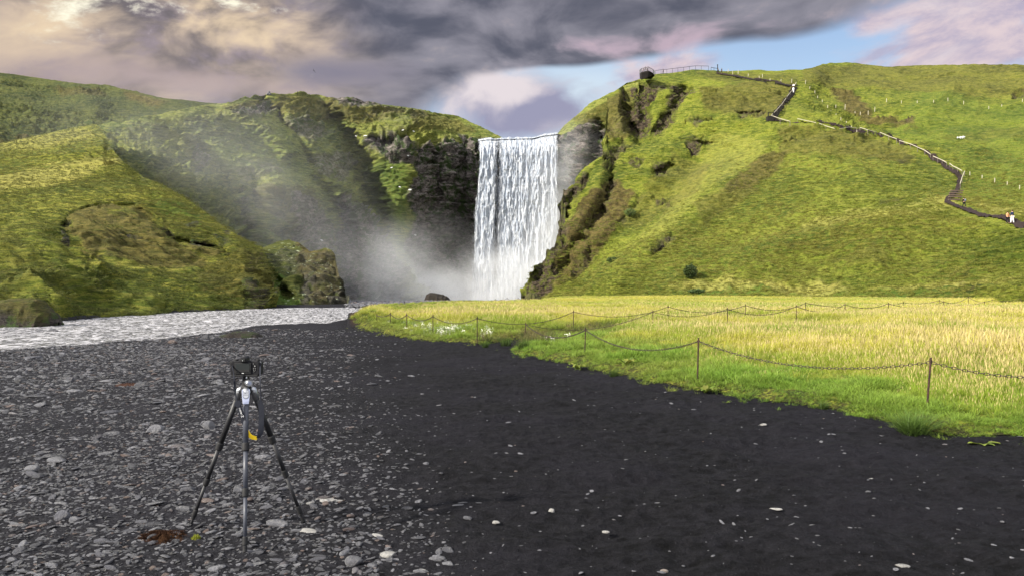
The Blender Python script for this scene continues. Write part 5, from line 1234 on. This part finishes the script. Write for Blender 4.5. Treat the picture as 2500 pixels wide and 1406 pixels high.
# ================================================================ dark bush and leafy plants
m_leaf = grass_mat('dock_leaf', (.06, .10, .015), (.17, .25, .035), (.12, .13, .02), (.28, .29, .05), inst=False)
m_bush = grass_mat('bush_leaf', (.020, .040, .010), (.060, .095, .020), (.03, .05, .01), (.07, .10, .02), inst=False, trans=.15)
def bush(px, py, wpx, hpx, label, hname='hill_right', n=2200, mat=None):
    c = on(hname, px, py+hpx*.35); rx = wpx/F*c.y/2; rz_ = hpx/F*c.y/2; root = empty('bush', c); tag(root, label, 'bush')
    b = MB(); r = random.Random(int(px)); cols = []
    for i in range(n):
        d = Vector((r.gauss(0, 1), r.gauss(0, 1), r.gauss(0, 1))).normalized(); q_ = r.uniform(.55, 1.0)*(1+.18*math.sin(d.x*7)*math.cos(d.z*6))
        p = Vector((d.x*rx*q_, d.y*rx*.8*q_-.2, rz_*.9+d.z*rz_*q_)); s_ = r.uniform(.06, .16)
        u = Vector((r.gauss(0, 1), r.gauss(0, 1), r.gauss(0, 1))).normalized(); w_ = u.orthogonal().normalized()
        b.add([p-u*s_, p+w_*s_*.5, p+u*s_, p-w_*s_*.5], [(0, 1, 2, 3)]); cols += [.1, .5, 1, .5]
    o = b.build('foliage', mat or m_bush, root); at = o.data.attributes.new('along', 'FLOAT', 'POINT'); at.data.foreach_set('value', np.array(cols, np.float32))
    t = MB()
    for k in range(5):
        a = k*1.25; t.tube([(0, 0, -.3), (math.cos(a)*rx*.3, math.sin(a)*rx*.3, rz_*.8), (math.cos(a)*rx*.6, math.sin(a)*rx*.6, rz_*1.4)], [.05, .035, .015], 5)
    t.build('stems', m_wood_d, root)
bush(1683, 668, 34, 34, 'round dark green bush low on the right hillside')
for (a, b_, w_, h_, lb) in ((1538, 521, 30, 20, 'thin twiggy shrub beside the dark gully on the right hill'), (1496, 636, 34, 14, 'low grey-green shrub patch above the gorge spur'), (1700, 712, 44, 12, 'dark weedy clump at the left end of the grass bank')):
    bush(a, b_, w_, h_, lb, n=900)
def leafy(px, py, spread, label, n=9, mat=None, up=.5):
    c = Pz(px, py, .08); c.z = gz(c.x, c.y); sc = spread/F*c.y/2; root = empty('leafy_plant', c); tag(root, label, 'plant')
    r = random.Random(int(px*3))
    for k in range(n):
        a = k*6.283/n+r.uniform(-.3, .3); L = sc*r.uniform(.7, 1.15); d = Vector((math.cos(a), math.sin(a), 0)); s_ = Vector((-d.y, d.x, 0)); vs = []; cols = []; S = 7
        for j in range(S+1):
            t = j/S; p = d*L*t+Vector((0, 0, L*up*(math.sin(t*2.3))*r.uniform(.95, 1.05))); w_ = L*.17*math.sin(math.pi*min(1, t*.94+.04))**.7*(1+.25*(j % 2))
            vs += [p-s_*w_, p+Vector((0, 0, -w_*.3)), p+s_*w_]; cols += [t, t*.7, t]
        fs = []
        for j in range(S): fs += [(3*j, 3*j+1, 3*j+4, 3*j+3), (3*j+1, 3*j+2, 3*j+5, 3*j+4)]
        o = MB().add(vs, fs).build('leaf', mat or m_leaf, root, smooth=True); at = o.data.attributes.new('along', 'FLOAT', 'POINT'); at.data.foreach_set('value', np.array(cols, np.float32))
for a, b_, s_, lb in ((2395, 1062, 90, 'spreading yellow-green leafy weed on the sand edge at the right'), (1530, 895, 62, 'pale leafy dock plant at the grass edge'), (1722, 948, 60, 'low leafy weed at the foot of the middle near post'), (1410, 890, 46, 'small leafy weed left of the pale dock plant'), (2440, 1010, 60, 'leafy weed in the grass beside the right edge')):
    leafy(a, b_, s_, lb, up=.25 if a > 2300 else .55)
def tussock(px, py, hpx, label, n=260, spread=1.0, mat=None, lean=.7):
    c = Pz(px, py, .1); c.z = gz(c.x, c.y); h_ = hpx/F*c.y
    o = tuft(int(px), n, h_*.28*spread, h_, .006, lean, mat or m_tus, hvar=.3); o.name = 'grass_tussock'; o.location = c; link(o)
    tag(o, label, 'grass tussock')
m_tus = grass_mat('tussock_blades', (.022, .040, .008), (.085, .15, .022), (.03, .05, .012), (.12, .18, .035), inst=False)
tussock(2228, 1036, 66, 'big dark green grass tussock at the foot of the nearest post', 520, 1.3, lean=.9)
tussock(1278, 850, 26, 'dark green grass tussock at the corner of the fence', 260, 1.6)
tussock(1235, 834, 22, 'dark spiky grass clump where the sand cuts into the meadow', 260, 2.2)
tussock(1185, 838, 18, 'grass clump with daisies at the foot of the post left of the sand gap', 160, 1.5)
tussock(1500, 905, 24, 'spiky tussock beside the pale dock plant', 160, 1.6)
tussock(2010, 978, 22, 'low dark tussock at the sand edge between the two nearest posts', 140, 1.6)
# ================================================================ tripod and camera
m_carb = simple('carbon_tube', (.012, .012, .014), .55, 0, .5, .35, 60, .05)
m_carbf = simple('carbon_weave', (.040, .044, .058), .5, 0, .5, .40, 90, .08)
m_rub = simple('black_rubber', (.010, .010, .011), .7, 0, .3, .3, 40, .1)
m_silv = simple('brushed_silver', (.42, .43, .45), .38, .9, .5, .08, 60, .03)
m_grip = simple('camera_black', (.008, .008, .010), .6, 0, .2, .3, 80, .1)
m_lcd = simple('screen_glass', (.024, .027, .028), .2, 0, .3, .05, 3, .0)
m_lens = simple('lens_glass', (.01, .012, .02), .05, 0, .9, .1, 3, .0)
m_white = simple('white_marking', (.75, .75, .75), .6, 0, .3, .05, 10, 0)
m_plate = simple('blue_grey_plate', (.36, .39, .50), .35, .5, .5, .08, 30, .02)
m_strap = simple('strap_webbing', (.014, .016, .024), .8, 0, .2, .3, 200, .1)
m_yel = simple('strap_yellow', (.85, .58, .02), .7, 0, .2, .10, 60, .05)
apex = Vector((-1.522, 4.22, .815))
feet = [(Pz(462, 1288), 'l'), (Pz(742, 1271), 'r'), (Pz(598, 1346), 'f')]
root = empty('tripod', (apex.x, apex.y, 0)); o0 = Vector(root.location); tag(root, 'black carbon tripod with silver collar standing on the gravel', 'tripod')
def ring(p, d, r, h, mat, parent, name):
    d = d.normalized(); a = p-d*h/2; e = p+d*h/2
    return MB().tube([a, a.lerp(e, .12), a.lerp(e, .88), e], [r*.86, r, r, r*.86], 20).build(name, mat, parent, smooth=False, bevel=.0008)
for ft, k in feet:
    ft = Vector((ft.x, ft.y, gz(ft.x, ft.y)))-o0
    dirn = Vector((ft.x, ft.y, 0)).normalized()
    top = apex-o0+dirn*.040+Vector((0, 0, -.005)); ax = ft-top; L = ax.length; u = ax.normalized()
    mt = m_carbf if k == 'f' else m_carb
    cuts = {'l': (.395, .655, .885), 'r': (.36, .62, .90), 'f': (.355, .64, .93)}[k]
    rr = (.0155, .0125, .0100, .0078); e = [0]+list(cuts)+[1]
    leg = MB()
    for i in range(4): leg.tube([top+ax*e[i], top+ax*e[i+1]], rr[i], 20)
    lo = leg.build('leg', mt, root, smooth=False); lo.data.polygons.foreach_set('use_smooth', [len(p.vertices) == 4 for p in lo.data.polygons])
    for i in range(3): ring(top+ax*cuts[i], u, rr[i]+.0045, .046, m_rub, lo, 'twist_lock')
    ring(top+ax*cuts[2]+u*.032, u, rr[2]+.002, .014, m_rub, lo, 'twist_lock')
    MB().tube([ft-u*.034, ft-u*.006, ft+u*.004], [.0105, .0125, .007], 14).build('rubber_foot', m_rub, lo)
    # hinge casting
    h = MB(); side = dirn.cross(Vector((0, 0, 1))).normalized()
    h.tube([apex-o0+dirn*.012+Vector((0, 0, .012)), top+Vector((0, 0, .008)), top+u*.055], [.017, .019, .0185], 14)
    h.build('leg_hinge', m_silv if k != 'x' else m_rub, lo, smooth=True)
    MB().tube([top-side*.023, top+side*.023], .0075, 12).build('hinge_bolt', m_silv, lo)
A = apex-o0
MB().tube([A+Vector((0, 0, -.035)), A+Vector((0, 0, -.015)), A+Vector((0, 0, .012)), A+Vector((0, 0, .020))], [.018, .030, .032, .024], 24).build('spider', m_rub, root)
MB().tube([A+Vector((0, 0, -.12)), A+Vector((0, 0, -.02))], .0135, 20).build('centre_column', m_carb, root, smooth=True)
# front face plate with raised badge
fr = Vector((feet[2][0].x-o0.x, feet[2][0].y-o0.y, 0)).normalized(); up_ = Vector((0, 0, 1))
M3 = Matrix((Vector((-fr.y, fr.x, 0)), fr*-1, up_)).transposed()
if M3.determinant() < 0: M3 = Matrix((Vector((fr.y, -fr.x, 0)), fr*-1, up_)).transposed()
sx_ = M3 @ Vector((1, 0, 0))
tilt = math.atan2(Vector((feet[2][0].x-apex.x, feet[2][0].y-apex.y)).length, apex.z)
def fpt(x, z, dpt): # point on the front casting: x across, z down from apex, dpt out
    q = A+fr*(.052+(-z)*math.tan(tilt)*1.0)+Vector((0, 0, z)); return q+sx_*x+fr*dpt
out_ = [(-.0215, .012), (.0215, .012), (.020, -.030), (.016, -.066), (-.016, -.066), (-.020, -.030)]
b = MB(); n = 6; b.add([fpt(x, z_, .004) for x, z_ in out_]+[fpt(x, z_, -.030) for x, z_ in out_], [tuple(range(n)), tuple(range(n, 2*n))[::-1]]+[(i, i+n, (i+1) % n+n, (i+1) % n) for i in range(n)])
pl_ = b.build('badge_plate', m_plate, root, bevel=.0015)
sh = [(-.0145, .006), (.0145, .006), (.0145, -.020)]+[(.0145*math.cos(t), -.020-.0145*math.sin(t)) for t in [k*math.pi/8 for k in range(1, 8)]]+[(-.0145, -.020)]
n = len(sh); MB().add([fpt(x*1.12, z_*1.1+.0005, .0052) for x, z_ in sh]+[fpt(x*1.12, z_*1.1+.0005, .003) for x, z_ in sh], [tuple(range(n))]+[(i, i+n, (i+1) % n+n, (i+1) % n) for i in range(n)]).build('badge_edge', m_rub, pl_)
bd_o = MB().add([fpt(x, z_, .0070) for x, z_ in sh]+[fpt(x, z_, .004) for x, z_ in sh], [tuple(range(n))]+[(i, i+n, (i+1) % n+n, (i+1) % n) for i in range(n)]).build('badge', m_silv, pl_)
MB().box(fpt(0, -.0165, .0076), (.026, .0012, .0016), M3).build('badge_line', m_rub, bd_o)
STROKES = {'S': [[(1, .9), (.5, 1), (0, .75), (1, .25), (.5, 0), (0, .1)]], 'K': [[(0, 0), (0, 1)], [(1, 1), (0, .45), (1, 0)]], 'Y': [[(0, 1), (.5, .5), (1, 1)], [(.5, .5), (.5, 0)]], 'L': [[(0, 1), (0, 0), (1, 0)]], 'C': [[(1, .9), (.4, 1), (0, .5), (.4, 0), (1, .1)]], 'T': [[(0, 1), (1, 1)], [(.5, 1), (.5, 0)]],
           'N': [[(0, 0), (0, 1), (1, 0), (1, 1)]], 'I': [[(.5, 0), (.5, 1)]], 'O': [[(.5, 1), (0, .7), (0, .3), (.5, 0), (1, .3), (1, .7), (.5, 1)]], 'Z': [[(0, 1), (1, 1), (0, 0), (1, 0)]]}
def letters(txt, fn, w_, h_, gap, r_, name, mat, parent):
    b = MB(); x = -(len(txt)*w_+(len(txt)-1)*gap)/2
    for ch in txt:
        for st in STROKES.get(ch, []):
            b.tube([fn(x+p*w_, q*h_) for p, q in st], r_, 5)
        x += w_+gap
    return b.build(name, mat, parent)
letters('SKY', lambda x, z_: fpt(x, -.0105+z_, .0074), .0048, .0080, .0018, .0008, 'lettering', m_rub, bd_o)
# column clamp knob and ball head
K0 = A+Vector((.0, 0, .048))
hd = empty('ball_head', (0, 0, 0)); hd.parent = root; hd.location = (0, 0, 0)
kn = MB(); kd = (fr+sx_*.35).normalized(); kc = K0+kd*.03
kn.tube([kc-kd*.006, kc, kc+kd*.028, kc+kd*.032], [.013, .0185, .0185, .016], 24); kn.build('clamp_knob', m_silv, hd, smooth=False)
MB().tube([kc+kd*.0315, kc+kd*.0335], [.011, .009], 18).build('knob_cap', m_plate, hd)
MB().tube([A+Vector((0, 0, .018)), A+Vector((0, 0, .030)), A+Vector((0, 0, .066)), A+Vector((0, 0, .072))], [.030, .021, .021, .016], 24).build('head_base', m_rub, hd)
b = MB(); pr_ = [(.016*math.cos(t), .016*math.sin(t)) for t in [(-.35+k*.19)*math.pi/1.0 for k in range(5)]]
b.tube([A+Vector((0, 0, .070+.016+.017*math.sin(a))) for a in (-1.2, -.7, 0, .7, 1.2)], [.006+.014*math.cos(a) for a in (-1.2, -.7, 0, .7, 1.2)], 20); b.build('ball', m_rub, hd, smooth=True)
MB().tube([A+Vector((0, 0, .098)), A+Vector((0, 0, .112))], [.012, .022], 16).build('neck', m_rub, hd)
MB().box(A+Vector((0, 0, .114)), (.072, .050, .012)).build('quick_release_plate', m_rub, hd, bevel=.002)
lv = A+fr*.030+sx_*.004+Vector((0, 0, .088))
MB().tube([lv+Vector((0, 0, -.014)), lv+Vector((0, 0, -.004)), lv+Vector((0, 0, .010)), lv+Vector((0, 0, .018))], [.0065, .0045, .0075, .002], 10).build('release_lever', m_silv, hd)

# ---- camera (rests on the tripod: a thing of its own)
cz = .905; cbase = Vector((-1.5165, 4.20, cz-.001))
cr = empty('camera', cbase); tag(cr, 'black mirrorless camera with strap mounted on the tripod', 'camera')
def rbox(name, c, d, mat, par, bev): return MB().box(c, d).build(name, mat, par, bevel=bev)
MBb = MB()
prof = [(-.078, .010), (-.080, .030), (-.080, .072), (-.074, .082), (-.030, .084), (-.022, .086), (.030, .086), (.040, .083), (.070, .082), (.081, .074), (.083, .055), (.083, .012), (.078, .004), (-.074, .004)]
n = len(prof); yb, yf_ = -.020, .022
MBb.add([(x, yb, z_) for x, z_ in prof]+[(x, yf_, z_) for x, z_ in prof], [tuple(range(n))[::-1], tuple(range(n, 2*n))]+[(i, (i+1) % n, (i+1) % n+n, i+n) for i in range(n)])
body = MBb.build('body', m_grip, cr, bevel=.003)
rbox('base_plate', (0, 0, .001), (.150, .046, .010), m_rub, cr, .002)
rbox('screen_frame', (-.008, -.023, .043), (.094, .006, .062), m_rub, cr, .002)
scn = rbox('screen', (-.008, -.0268, .045), (.080, .002, .050), m_lcd, cr, .0008)
MB().box((-.008, -.0285, .0290), (.078, .0006, .013)).build('screen_reflection', m_rub, scn)
MB().box((-.008, -.0268, .0150), (.012, .001, .0028)).build('screen_mark', m_white, cr)
vf = MB(); vp = [(-.022, .084), (-.018, .104), (-.010, .110), (.010, .110), (.018, .104), (.022, .084)]
n = 6; vf.add([(x-.004, -.034, z_-.004) for x, z_ in vp]+[(x-.004, .018, z_) for x, z_ in vp], [tuple(range(n))[::-1], tuple(range(n, 2*n))]+[(i, (i+1) % n, (i+1) % n+n, i+n) for i in range(n)])
vfo = vf.build('viewfinder', m_grip, cr, bevel=.002)
MB().box((-.004, -.0362, .090), (.030, .004, .018)).build('eyecup', m_rub, vfo, bevel=.003)
MB().box((-.004, -.0388, .090), (.016, .002, .009)).build('eyepiece', m_lcd, vfo, bevel=.001)
MB().box((-.004, -.0402, .0875), (.005, .001, .0018)).build('sensor_window', m_white, vfo)
MB().tube([(.066, .012, .083), (.066, .012, .091)], [.011, .010], 16).build('shutter_dial', m_rub, cr)
MB().tube([(-.056, .004, .083), (-.056, .004, .092)], [.014, .013], 20).build('mode_dial', m_rub, cr)
for (x, z_, r_) in ((.052, .068, .0026), (.060, .056, .0045), (.052, .042, .0024), (.062, .042, .0024), (.052, .034, .0024), (.062, .034, .0024), (.055, .024, .0022)):
    bo = MB().tube([(x, -.0195, z_), (x, -.0235, z_)], [r_*1.4, r_*1.2], 12).build('button', m_rub, cr)
    MB().box((x, -.0240, z_), (r_*1.2, .0006, r_*.5)).build('button_mark', m_white, bo)
MB().tube([(.012, .022, .040), (.012, .034, .040), (.012, .060, .040), (.012, .105, .040), (.012, .110, .040)], [.029, .032, .034, .035, .031], 32).build('lens', m_rub, cr, smooth=False)
MB().tube([(.012, .108, .040), (.012, .109, .040)], .028, 24).build('front_glass', m_lens, cr)
MB().tube([(-.079, -.016, .070), (-.079, .016, .070)], .010, 10).build('side_grip', m_rub, cr)
rbox('grip', (.072, .020, .042), (.030, .050, .074), m_rub, cr, .008)
for sx2 in (-1, 1):
    MB().torus((sx2*.082, 0, .072), (0, 1, 0), .005, .0012, 12, 5).build('strap_lug', m_silv, cr)
def C3(px, py, dy=0.0):    # point in the strap's hanging plane, local to the camera
    Y = 4.12+dy; p = P(px, py, Y); return p-cbase
def ribbon(pts, widths, th, name, mat, parent, twist=None):
    vs = []; n = len(pts)
    for i, p in enumerate(pts):
        t = (pts[min(i+1, n-1)]-pts[max(i-1, 0)]).normalized()
        s_ = t.cross(Vector((0, 1, 0))).normalized()
        if s_.x < 0: s_ = -s_
        if twist: s_ = (Matrix.Rotation(twist[i], 3, t) @ s_)
        nn = t.cross(s_).normalized()*th/2; w_ = widths[i]/2
        vs += [p-s_*w_-nn, p+s_*w_-nn, p+s_*w_+nn, p-s_*w_+nn]
    fs = []
    for i in range(n-1):
        for k in range(4): fs.append((4*i+k, 4*i+(k+1) % 4, 4*i+4+(k+1) % 4, 4*i+4+k))
    fs += [(0, 1, 2, 3), (4*n-4, 4*n-1, 4*n-2, 4*n-3)]
    return MB().add(vs, fs).build(name, mat, parent, smooth=False)
def smoothline(pts, k=6):
    r_ = []
    for i in range(len(pts)-1):
        p0 = pts[max(i-1, 0)]; p1 = pts[i]; p2 = pts[i+1]; p3 = pts[min(i+2, len(pts)-1)]
        for j in range(k):
            t = j/k; r_.append(.5*((2*p1)+(p2-p0)*t+(2*p0-5*p1+4*p2-p3)*t*t+(3*p1-3*p2*1.0+p3-p0)*t**3))
    return r_+[pts[-1]]
st = empty('strap', (0, 0, 0)); st.parent = cr
l1 = smoothline([Vector((-.082, 0, .070)), C3(571, 915), C3(573, 940), C3(575, 962), C3(579, 982)])
ribbon(l1, [.009]*len(l1), .002, 'strap_cord', m_strap, st, [.9*math.sin(i*.35) for i in range(len(l1))])
ringp = C3(581, 985); MB().tube([ringp+Vector((0, .004, 0)), ringp+Vector((0, -.004, 0))], [.019, .018], 24).build('strap_tab', m_strap, st)
l2 = smoothline([C3(581, 985), C3(586, 998), C3(591, 1012), C3(595, 1026), C3(599, 1040)], 6); ribbon(l2, [.026]*len(l2), .003, 'strap_band', m_strap, st)
l3 = smoothline([C3(599, 1040, -.002), C3(602, 1050, -.002), C3(607, 1059, -.002), C3(615, 1066, .0), C3(628, 1069, .01)], 6)
yb_ = ribbon(l3, [.022+(.0 if i < 20 else -.001*(i-20)) for i in range(len(l3))], .004, 'strap_yellow_band', m_yel, st)
b = MB()
for i in range(5):       # ragged dark fringe woven over the yellow
    p = C3(597.2+i*1.6, 1041.5-i*.9, -.0062); b.box(p, (.0013, .0008, .010+.004*(i % 2)), Matrix.Rotation(-.25, 3, 'Y'))
b.build('strap_pattern', m_strap, yb_)
ed = ribbon([p+Vector((-.0115*math.cos(.3), 0.0, -.004)) for p in l3], [.003]*len(l3), .005, 'strap_edge', m_strap, st)
l4 = smoothline([C3(628, 1069, .01), C3(634, 1060, .01), C3(637, 1045, .01), C3(638, 1025, .01), C3(638, 1005, .008), C3(637, 985, .006)], 6)
ribbon(l4, [.012+.018*min(1, i/8) for i in range(len(l4))], .003, 'strap_band', m_strap, st, [.5*(1-min(1, i/18)) for i in range(len(l4))])
l5 = smoothline([C3(637, 985, .006), C3(637, 975, .004), C3(636, 955), C3(635, 930), Vector((.082, 0, .070))]); ribbon(l5, [max(.007, .028-.0035*i) for i in range(len(l5))], .002, 'strap_cord', m_strap, st)
# lettering down the strap
axd = (C3(598, 1030)-C3(586, 996)).normalized(); sdd = Vector((axd.z, 0, -axd.x))
if sdd.x > 0: sdd = -sdd
def stp(a, c_, off=-.006): return C3(588.0, 1002)+axd*a-sdd*c_*-1*0+(-sdd)*c_+Vector((0, off, 0))
letters('NIKON', lambda x, z_: stp(x+.002, -.004+z_), .0062, .0080, .0022, .00085, 'strap_lettering', m_white, st)
letters('Z', lambda x, z_: stp(x+.032, -.006+z_), .0105, .0125, .0022, .0013, 'strap_lettering', m_white, st)

# ================================================================ people
m_skin = simple('skin', (.48, .29, .20), .6, 0, .3, .06, 10, .02)
def cloth(name, c_): return simple(name, c_, .85, 0, .1, .15, 14, .2)
m_blk = cloth('black_cloth', (.014, .014, .017)); m_navy = cloth('navy_cloth', (.018, .030, .070)); m_org = cloth('orange_cloth', (.62, .26, .12)); m_wht = cloth('white_cloth', (.75, .75, .74))
m_grey = cloth('grey_cloth', (.13, .14, .17)); m_hair = cloth('dark_hair', (.020, .014, .010)); m_blu = cloth('blue_cloth', (.05, .10, .24))
def skin_mesh(name, verts, edges, radii, mat, parent, rootv=0, sub=1):
    me = bpy.data.meshes.new(name); me.from_pydata(verts, edges, []); me.update(); me.materials.append(mat)
    o = bpy.data.objects.new(name, me); link(o, parent)
    md_ = o.modifiers.new('skin', 'SKIN'); md_.use_smooth_shade = True
    sv_ = me.skin_vertices[0].data if me.skin_vertices else None
    if sv_ is None:
        bpy.context.view_layer.objects.active = o
    for i, r_ in enumerate(radii): me.skin_vertices[0].data[i].radius = (r_, r_); me.skin_vertices[0].data[i].use_root = (i == rootv)
    if sub: o.modifiers.new('sub', 'SUBSURF').levels = sub; o.modifiers['sub'].render_levels = sub
    return o
def person(loc, rz, label, top=None, legs=None, hair=None, h=1.7, stride=.18, arms=(.10, .10), bend=0.0, pack=None, bent=0.15):
    s = h/1.7; root = empty('person', loc, rz); tag(root, label, 'person')
    # joints: 0 pelvis 1 belly 2 chest 3 neck 4 head low 5 head top; l/r arms; l/r legs
    V = [(0, 0, .93), (0, -.02*bend, 1.10), (0, -.10*bend, 1.32), (0, -.17*bend, 1.47), (0, -.20*bend, 1.55), (0, -.22*bend, 1.66)]
    Rr = [.125, .120, .135, .055, .085, .080]; E = [(0, 1), (1, 2), (2, 3), (3, 4), (4, 5)]
    for sg, sw in ((-1, arms[0]), (1, arms[1])):
        b_ = len(V); yb_ = -.10*bend
        V += [(sg*.17, yb_, 1.40), (sg*.22, yb_-sw*.4, 1.16), (sg*.22, yb_-sw*1.3-bent*.6, .96), (sg*.21, yb_-sw*1.5-bent*.9, .86)]; Rr += [.060, .046, .036, .032]
        E += [(2, b_), (b_, b_+1), (b_+1, b_+2), (b_+2, b_+3)]
    for sg in (-1, 1):
        b_ = len(V); y = sg*stride
        V += [(sg*.09, 0, .86), (sg*.10, -y*.55-.02, .50), (sg*.10, -y, .10), (sg*.10, -y-.10, .035)]; Rr += [.090, .062, .042, .038]
        E += [(0, b_), (b_, b_+1), (b_+1, b_+2), (b_+2, b_+3)]
    V = [(x*s, y*s, z_*s) for x, y, z_ in V]; Rr = [r_*s for r_ in Rr]
    skin_mesh('body', V, E, Rr, m_skin, root)
    top = top or m_blk; legs = legs or m_blk
    ti = [0, 1, 2, 3, 6, 7, 8, 10, 11, 12]; mp = {k: i for i, k in enumerate(ti)}
    te = [(mp[a], mp[b_]) for a, b_ in E if a in mp and b_ in mp]
    tv = [list(V[k]) for k in ti]; tv[3][2] -= .03*s
    skin_mesh('jacket', tv, te, [Rr[k]*1.16+.008 if k != 3 else .075*s for k in ti], top, root, 0)
    li = [0, 14, 15, 16, 18, 19, 20]; mp = {k: i for i, k in enumerate(li)}
    skin_mesh('trousers', [V[k] for k in li], [(mp[a], mp[b_]) for a, b_ in E if a in mp and b_ in mp], [Rr[k]*1.14+.008 for k in li], legs, root, 0)
    for b_ in (16, 20):
        a = Vector(V[b_]); MB().box(a+Vector((0, -.07*s, -.065*s)), (.095*s, .27*s, .08*s)).build('shoe', m_blk, root, bevel=.02)
    hp = Vector(V[5])
    hb = MB(); hb.tube([hp+Vector((0, .035, -.10))*s, hp+Vector((0, .03, -.02))*s, hp+Vector((0, .012, .05))*s, hp+Vector((0, 0, .085))*s], [.075*s, .098*s, .088*s, .03*s], 12); hb.build('hair', hair or m_hair, root, smooth=True)
    f = MB(); f.tube([hp+Vector((0, -.082, -.045))*s, hp+Vector((0, -.108, -.060))*s], [.010*s, .014*s], 6); f.build('nose', m_skin, root)
    for sg in (-1, 1): MB().box(hp+Vector((sg*.032, -.084, -.028))*s, (.018*s, .008*s, .010*s)).build('eye', m_blk, root)
    if pack:
        MB().tube([Vector((0, .17, 1.05))*s, Vector((0, .20, 1.12))*s, Vector((0, .20, 1.36))*s, Vector((0, .16, 1.44))*s], [.08*s, .14*s, .14*s, .08*s], 10).build('backpack', pack, root, smooth=True)
    return root
def hp_(a, b_): return on('hill_right', a, b_)+Vector((0, -.15, .10))
person(hp_(2458, 549), R(10), 'walker in an orange jacket with dark trousers on the hill path', m_org, m_blk, pack=None, stride=.15)
person(hp_(2469, 548), R(-160), 'taller walker in a navy jacket and white trousers beside the orange jacket', m_navy, m_wht, h=1.92, stride=.12)
person(hp_(2353, 509), R(200), 'walker dressed in black climbing just below the wooden steps', m_blk, m_blk, h=1.75, stride=.22, bend=.6, pack=m_grey)
person(hp_(1936, 229), R(150), 'lower of the two people in white coming up the steep stairs', m_wht, m_wht, h=2.0, stride=.2)
person(hp_(1937, 220), R(-20), 'upper of the two people in white on the steep stairs', m_wht, m_blk, h=1.9, stride=.2, hair=m_hair)
def sp_(a, b_, Y): return P(a, b_, Y)
person(sp_(1569.5, 181, 246), R(60), 'leftmost dark figure leaning over the viewing platform rail', m_blk, m_blk, h=1.7, bend=1.3, stride=.1)
person(sp_(1574.5, 178.5, 245), R(70), 'second dark figure at the viewing platform rail, the tallest one', m_blk, m_navy, h=1.95, bend=.7, stride=.1)
person(sp_(1580, 177, 244.5), R(20), 'third dark figure with arms on the viewing platform rail', m_grey, m_blk, h=1.65, bend=.4, stride=.1)
person(sp_(1619, 180.5, 248), R(90), 'lone dark figure on the skyline between platform and hilltop', m_navy, m_blk, h=1.6, stride=.2)
person(sp_(1753.5, 179.5, 248), R(80), 'left walker of the pair on the skyline path', m_grey, m_blk, h=1.75, stride=.25)
person(sp_(1762, 180.5, 248), R(-80), 'right walker of the pair on the skyline path', m_blk, m_blk, h=1.8, stride=.25)
# ================================================================ birds
m_bird = simple('bird_dark', (.05, .05, .055), .7, 0, .2, .2, 8, 0); m_gull = simple('gull_white', (.80, .80, .80), .7, 0, .2, .05, 8, 0)
def bird(px, py, Y, span, tilt_, label, mat, rz=0.0):
    root = empty('bird', P(px, py, Y)); root.rotation_euler = (R(20), tilt_, rz); tag(root, label, 'bird')
    s = span/2
    MB().tube([(0, -s*.42, 0), (0, -s*.34, .01*s), (0, -.05*s, 0), (0, s*.25, 0), (0, s*.5, 0)], [s*.02, s*.08, s*.11, s*.06, s*.03], 8).build('body', mat, root, smooth=True)
    for sg in (-1, 1):
        MB().add([(0, -.14*s, .03*s), (sg*.5*s, -.20*s, .16*s), (sg*s, .10*s, .05*s), (sg*.5*s, .06*s, .13*s), (0, .12*s, .02*s), (0, -.14*s, .0), (sg*.5*s, -.20*s, .13*s), (sg*.5*s, .06*s, .10*s), (0, .12*s, -.01*s)], [(0, 1, 3, 4), (1, 2, 3), (5, 8, 7, 6), (6, 7, 2), (0, 5, 6, 1), (1, 6, 2), (4, 3, 7, 8), (3, 2, 7)]).build('wing', mat, root)
bird(766.5, 173.5, 150, 1.15, R(62), 'dark seabird gliding on steeply tilted wings above the left cliff', m_bird)
bird(1245, 104, 260, 1.2, R(70), 'tiny dark bird high in the clouds above the fall', m_bird)
bird(1238, 281, 255, 1.0, R(5), 'tiny bird gliding level just above the lip of the fall', m_bird)
for i, (a, b_) in enumerate(((983, 324), (1010, 325), (893, 336), (897, 337), (985, 352), (998, 384), (870, 336), (989, 370), (958, 414), (936, 459), (976, 460), (1001, 467), (1003, 468), (1014, 577), (786, 590))):
    p = on('gorge_cliff', a, b_)
    o = MB().tube([(-.42, -.5, .05), (-.2, -.5, .14), (.1, -.5, .2), (.3, -.5, .34), (.42, -.5, .34)], [.03, .15, .16, .09, .03], 8).build('seabird', m_gull, smooth=True); o.location = p+Vector((0, -1.0, .1)); o.rotation_euler = (0, 0, random.choice((0, 3.14)))
    tag(o, 'white seabird resting on the dark left cliff', 'bird', 'seabirds resting on the left cliff')
for i, (a, b_, r_) in enumerate(((2345, 340, 5), (2352, 339, 5), (2338, 341, 3.5))):
    p = on('hill_right', a, b_); root = empty('sheep', p+Vector((0, -.2, 0)), R(15)); tag(root, ['white sheep at the middle of the trio on the right hillside', 'white sheep at the right of the trio on the hillside', 'small lamb at the left of the trio on the hillside'][i], 'sheep')
    s = .55 if i < 2 else .38
    skin_mesh('body', [(-.5*s, 0, .75*s), (0, 0, .78*s), (.5*s, 0, .75*s), (.8*s, 0, .98*s), (1.02*s, 0, .9*s), (-.45*s, .16*s, .35*s), (-.45*s, .16*s, 0), (-.45*s, -.16*s, .35*s), (-.45*s, -.16*s, 0), (.42*s, .16*s, .35*s), (.42*s, .16*s, 0), (.42*s, -.16*s, .35*s), (.42*s, -.16*s, 0)],
              [(0, 1), (1, 2), (2, 3), (3, 4), (0, 5), (5, 6), (0, 7), (7, 8), (2, 9), (9, 10), (2, 11), (11, 12)], [.34*s, .38*s, .32*s, .17*s, .09*s]+[.08*s, .05*s]*4, m_gull, root, 1)
